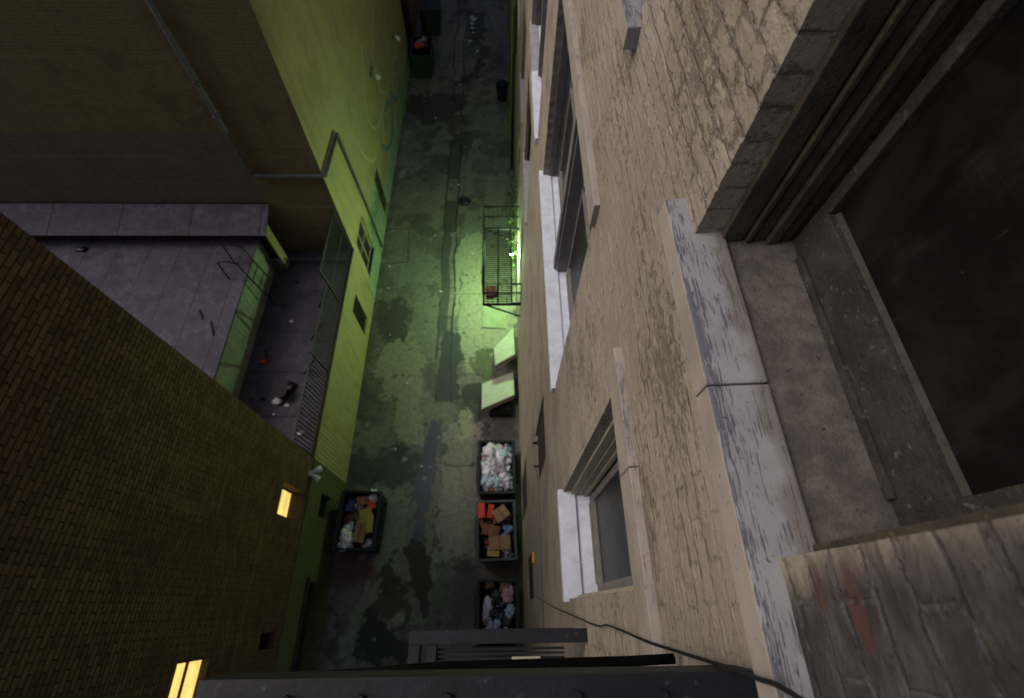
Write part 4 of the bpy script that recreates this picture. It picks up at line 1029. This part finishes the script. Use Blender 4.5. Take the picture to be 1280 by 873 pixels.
# scattered litter on the alley floor
rs = random.Random(9)
spots = [(-1.88,31.9),(-1.85,31.2),(-1.73,30.2),(-1.89,29.3),(-1.44,28.3),(-.46,26.95),(-.3,33.3),(-.64,31.7),(.2,25.6),(-4.14,24.1),(-4.69,23),(-4.9,29.7),(-1.8,30.7),(-1.75,31.6)]
for k in range(22): spots.append((rs.uniform(-4.9,.2), rs.uniform(2,27)))
for k, (x, y) in enumerate(spots):
    big = k < 5 or k > 11 and k < 14
    o = MB().blob((0,0,0), rs.uniform(.09,.17) if big else rs.uniform(.025,.055), 1, amp=.6, seed=k, squash=(1.3,1,.35)).build('litter', M['paper'])
    o.location = (x, y, .03); o.rotation_euler = (0,0,rs.uniform(0,6))
    tag(o, 'white paper litter in the gutter at the far end' if big else 'tiny pale scrap of litter on the alley floor', 'litter', 'paper litter in the far gutter' if big else 'small scraps on the alley floor')
lit_thing('rag', 'dark rag crumpled on the gutter edge beyond the balcony', 'rag', (-1.75,16.3,.05), .22, M['bagk'], amp=.5, seed=8, squash=(1.2,1,.5))

# ================================================================== fire escape balcony, lamp, vine
fb = thing('fire_escape_balcony', 'small black iron fire escape balcony over the green lit ground', 'balcony', (0, 9.6, 4.0))
b0, b1 = -1.5, 1.5
mb = MB(); n = 37
for k in range(n+1):
    y = b0+(b1-b0)*k/n; mb.box(-.58, .25, y-.018, y+.018, -.025, 0)
mb.build('grating', M['cagemetal'], fb)
mb = MB().box(-.62,-.57,b0-.03,b1+.03,-.09,.01).box(.25,.29,b0-.03,b1+.03,-.09,.008).box(-.57,.25,b0-.03,b0+.01,-.09,.011).box(-.57,.25,b1-.01,b1+.03,-.09,.012).box(-.17,-.13,b0,b1,-.08,.006)
mb.box(.29,.55,b0-.03,b0+.03,-.09,.01).box(.29,.55,b1-.03,b1+.03,-.09,.01)
mb.build('floor_frame', M['blackplain'], fb)
def rail_side(a, b, name='rail'):
    a = Vector(a); b = Vector(b); mb = MB()
    for h in (1.0, .55): mb.bar(a+Vector((0,0,h)), b+Vector((0,0,h)), .03, .04)
    n_ = max(2, int((b-a).length/.14))
    for k in range(n_+1):
        p = a.lerp(b, k/n_); mb.bar(p, p+Vector((0,0,1.0)), .014, .014)
    return mb.build(name, M['blackplain'], fb)
rail_side((-.6,b0,0), (-.6,b1,0)); rail_side((-.6,b1,0), (.54,b1,0)); rail_side((-.6,b0,0), (.54,b0,0))
for y in (b0, b1): MB().bar((-.58,y,-.06), (.55,y,-.75), .04, .04).build('bracket', M['blackplain'], fb)
carton((-.36,8.42,4.01), (.34,.3,.2), R_(8), M['card2'], 'reddish brown box standing on the balcony corner', None)
lp = thing('wall_lamp', 'glowing green white lamp on the tan wall under the balcony', 'lamp', (.53, 11.0, 2.8))
MB().box(-.04, .02, -.1, .1, -.1, .1).build('base', M['greymetal'], lp, bevel=.01)
MB().tube([(-.03,0,.04),(-.15,0,.1),(-.21,0,.06)], .022, 8).build('arm', M['greymetal'], lp)
MB().tube([(-.22,0,.085),(-.22,0,.04)], [.03,.045], 14, True).build('socket', M['greymetal'], lp)
MB().blob((-.22,0,-.02), .055, 2, amp=0).build('bulb', M['bulb'], lp, smooth=True)
vn = thing('vine', 'leafy vine climbing the wall beside the green lamp', 'vine', (.5, 11.6, 0))
rs = random.Random(3)
mb = MB(); tw = MB()
for s in range(5):
    p = Vector((.0, rs.uniform(-.5,1.6), 0)); pts = [p.copy()]
    for k in range(16):
        p = p+Vector((rs.uniform(-.04,.035), rs.uniform(-.16,.13), .29)); p.x = max(-.22, min(.02, p.x)); pts.append(p.copy())
    tw.tube(pts, .008, 5)
    for q in pts[4:]:
        for j in range(5):
            c = q+Vector((rs.uniform(-.16,.02), rs.uniform(-.2,.2), rs.uniform(-.18,.18)))
            u = Vector((rs.uniform(-1,1), rs.uniform(-1,1), rs.uniform(-.5,.5))).normalized()*rs.uniform(.04,.075); w_ = u.cross(Vector((rs.uniform(-.5,.5), rs.uniform(-.5,.5), 1))).normalized()*u.length*.6
            mb.quad(c-u, c+w_, c+u*1.2, c-w_)
mb.build('leaves', M['leaf'], vn); tw.build('stem', M['darkbrown'], vn)

# ================================================================== the fire escape we lean from
fe = thing('fire_escape', 'black steel fire escape platform edge crossing the bottom of the picture', 'fire escape', (0, -1, 14.95))
F_ = lambda mb, n, m=M['blackmetal'], **k: rel(fe, mb).build(n, m, fe, **k)
F_(MB().box(-.64,.548,-.20,-.125,14.945,14.965).box(-.64,.548,-.145,-.125,14.85,14.945).box(-.64,.548,-.20,-.125,14.835,14.85), 'edge_channel', bevel=.003)
F_(MB().box(-.66,-.60,-2.6,-.20,14.86,14.96), 'side_channel', bevel=.003)
mb = MB()
for k in range(34): mb.box(-.60,.54,-.26-k*.07,-.25-k*.07,14.915,14.945)
F_(mb, 'grating')
for x in (-.45,-.3,-.12,.15,.33):
    F_(MB().tube([(x,-.165,14.96),(x,-.165,14.978)], .012, 8), 'bolt')
F_(MB().tube([(-.60,-.178,14.42),(-.2,-.157,14.425),(.40,-.147,14.45),(.52,-.142,14.455)], .014, 12), 'stair_rod', M['rod'], smooth=True)
for x in (-.63, .53): F_(MB().box(x-.02,x+.02,-.22,-.18,14.96,16.02), 'post')
F_(MB().box(-.65,.548,-.225,-.185,15.98,16.02), 'top_rail'); F_(MB().box(-.65,.548,-.215,-.195,15.48,15.51), 'mid_rail')
# lower platform one storey down
lf = thing('fire_escape_landing', 'black steel fire escape landing one floor down, between the dumpsters and the near edge', 'fire escape', (0, -1.4, 12.5))
L_ = lambda mb, n, m=M['blackmetal'], **k: rel(lf, mb).build(n, m, lf, **k)
L_(MB().box(-.62,.548,-.205,-.125,12.49,12.51).box(-.62,.47,-.145,-.125,12.38,12.49), 'edge_channel', bevel=.003)
L_(MB().box(-.62,-.55,-2.8,-.205,12.38,12.50), 'side_channel', bevel=.003)
L_(MB().box(-.50,-.44,-2.8,-.205,12.40,12.49), 'stringer', bevel=.003)
L_(MB().box(-.62,.44,-.42,-.36,12.39,12.485), 'cross_bar', bevel=.003)
mb = MB()
for k in range(9): mb.box(-.44,.40,-.245-k*.013*2,-.232-k*.013*2,12.40,12.43)
for k in range(24): mb.box(-.44,.44,-.50-k*.09,-.485-k*.09,12.40,12.43)
L_(mb, 'grating')
for x in (-.6, .45): L_(MB().box(x-.018,x+.018,-2.7,-2.66,12.5,13.5), 'post')
tag(MB().box(.05,.24,-.33,-.28,12.44,12.455).build('wood_scrap', M['cream'], None, bevel=.004), 'small pale wood scrap lying on the lower fire escape landing', 'scrap')
tag(MB().blob((.08,-.36,12.46), .018, 2, amp=.4).build('plaster_chip', M['paper'], None), 'tiny white chip of plaster on the lower fire escape landing', 'chip')

shade_landing = thing('fire_escape_landing', 'unseen black steel landing added one floor above to shade the near window', 'fire escape', (0, -1, 18.4))  # added out of view overhead to shade the near window and wall
U_ = lambda mb, n, m=M['blackmetal'], **k: rel(shade_landing, mb).build(n, m, shade_landing, **k)
U_(MB().box(-.64,.548,1.0,1.06,18.30,18.42).box(-.64,.548,-2.8,-2.74,18.30,18.42), 'edge_channel', bevel=.003)
U_(MB().box(-.66,-.60,-2.74,1.0,18.3,18.42), 'side_channel', bevel=.003)
mb = MB()
for k in range(52): mb.box(-.60,.54,-2.7+k*.07,-2.66+k*.07,18.36,18.39)
U_(mb, 'grating')
# cable sagging along the wall
cab = [(.54,.19,6.2),(.535,.18,6.67),(.53,.01,10.1),(.53,-.05,11.7),(.53,-.095,12.96),(.53,-.085,13.3),(.526,-.088,13.5),(.508,-.095,13.86),(.503,-.11,14.22),(.500,-.117,14.62),(.478,-.117,14.96),(.470,-.12,15.12),(.472,-.14,15.3),(.50,-.3,15.9)]
def spline(P, n=6):
    out = []
    P = [Vector(p) for p in P]
    for i in range(len(P)-1):
        a, b, c, d = P[max(0,i-1)], P[i], P[i+1], P[min(len(P)-1,i+2)]
        for k in range(n):
            t = k/n; out.append(.5*(2*b+(c-a)*t+(2*a-5*b+4*c-d)*t*t+(3*b-a-3*c+d)*t**3))
    out.append(P[-1]); return out
tag(MB().tube(spline(cab), .0046, 8).build('cable', M['rubber'], None, smooth=True), 'thin black cable trailing down across the tan wall', 'cable')

# ================================================================== light
w = bpy.data.worlds.new('World'); SC.world = w; w.use_nodes = True
nt = w.node_tree; bg = nt.nodes['Background']
sky = nt.nodes.new('ShaderNodeTexSky'); sky.sky_type = 'NISHITA'; sky.sun_disc = False
dv = Vector((1.0, -.14, -1.05))          # towards the tan wall, from over the left roofs
SUN_EL, SUN_AZ = math.atan2(1.05, math.hypot(1.0, .14)), math.atan2(-1.0, .14)
sky.sun_elevation = SUN_EL; sky.sun_rotation = SUN_AZ
sky.air_density = 1.0; sky.dust_density = 6.0; sky.ozone_density = 1.0
nt.links.new(sky.outputs[0], bg.inputs['Color']); bg.inputs['Strength'].default_value = .06
sl = bpy.data.lights.new('sun', 'SUN'); sl.energy = .5; sl.angle = R_(42); sl.color = (1.0, .975, .975)
so = bpy.data.objects.new('sun', sl); COL.objects.link(so)
so.rotation_euler = dv.to_track_quat('-Z', 'Y').to_euler()
pl = bpy.data.lights.new('lamp_light', 'POINT'); pl.energy = 390; pl.color = (.54, 1.0, .41); pl.shadow_soft_size = .12
po = bpy.data.objects.new('lamp_light', pl); COL.objects.link(po); po.parent = lp; po.location = (-.33, 0, -.04)

# ================================================================== camera
cd = bpy.data.cameras.new('camera'); co = bpy.data.objects.new('camera', cd); COL.objects.link(co)
cd.sensor_width = 36; cd.sensor_fit = 'HORIZONTAL'; cd.lens = 599.06/1280*36
cd.shift_y = -10/1280; cd.clip_start = .05; cd.clip_end = 1000
Rm = Matrix(((1.0, .0033, -.0180), (-.0112, .8739, -.4860), (.0152, .4862, .8737)))
q = Rm.to_quaternion(); q.normalize()
co.matrix_world = Matrix.Translation((0, 0, 16.2)) @ q.to_matrix().to_4x4()
cd.dof.use_dof = True; cd.dof.focus_distance = 1.6; cd.dof.aperture_fstop = 2.6
SC.camera = co

SC.view_settings.view_transform = 'Standard'; SC.view_settings.look = 'None'
SC.view_settings.gamma = 1; SC.view_settings.use_curve_mapping = False
SC.view_settings.exposure = .78
SC.render.engine = 'CYCLES'
SC.cycles.max_bounces = 6; SC.cycles.diffuse_bounces = 3
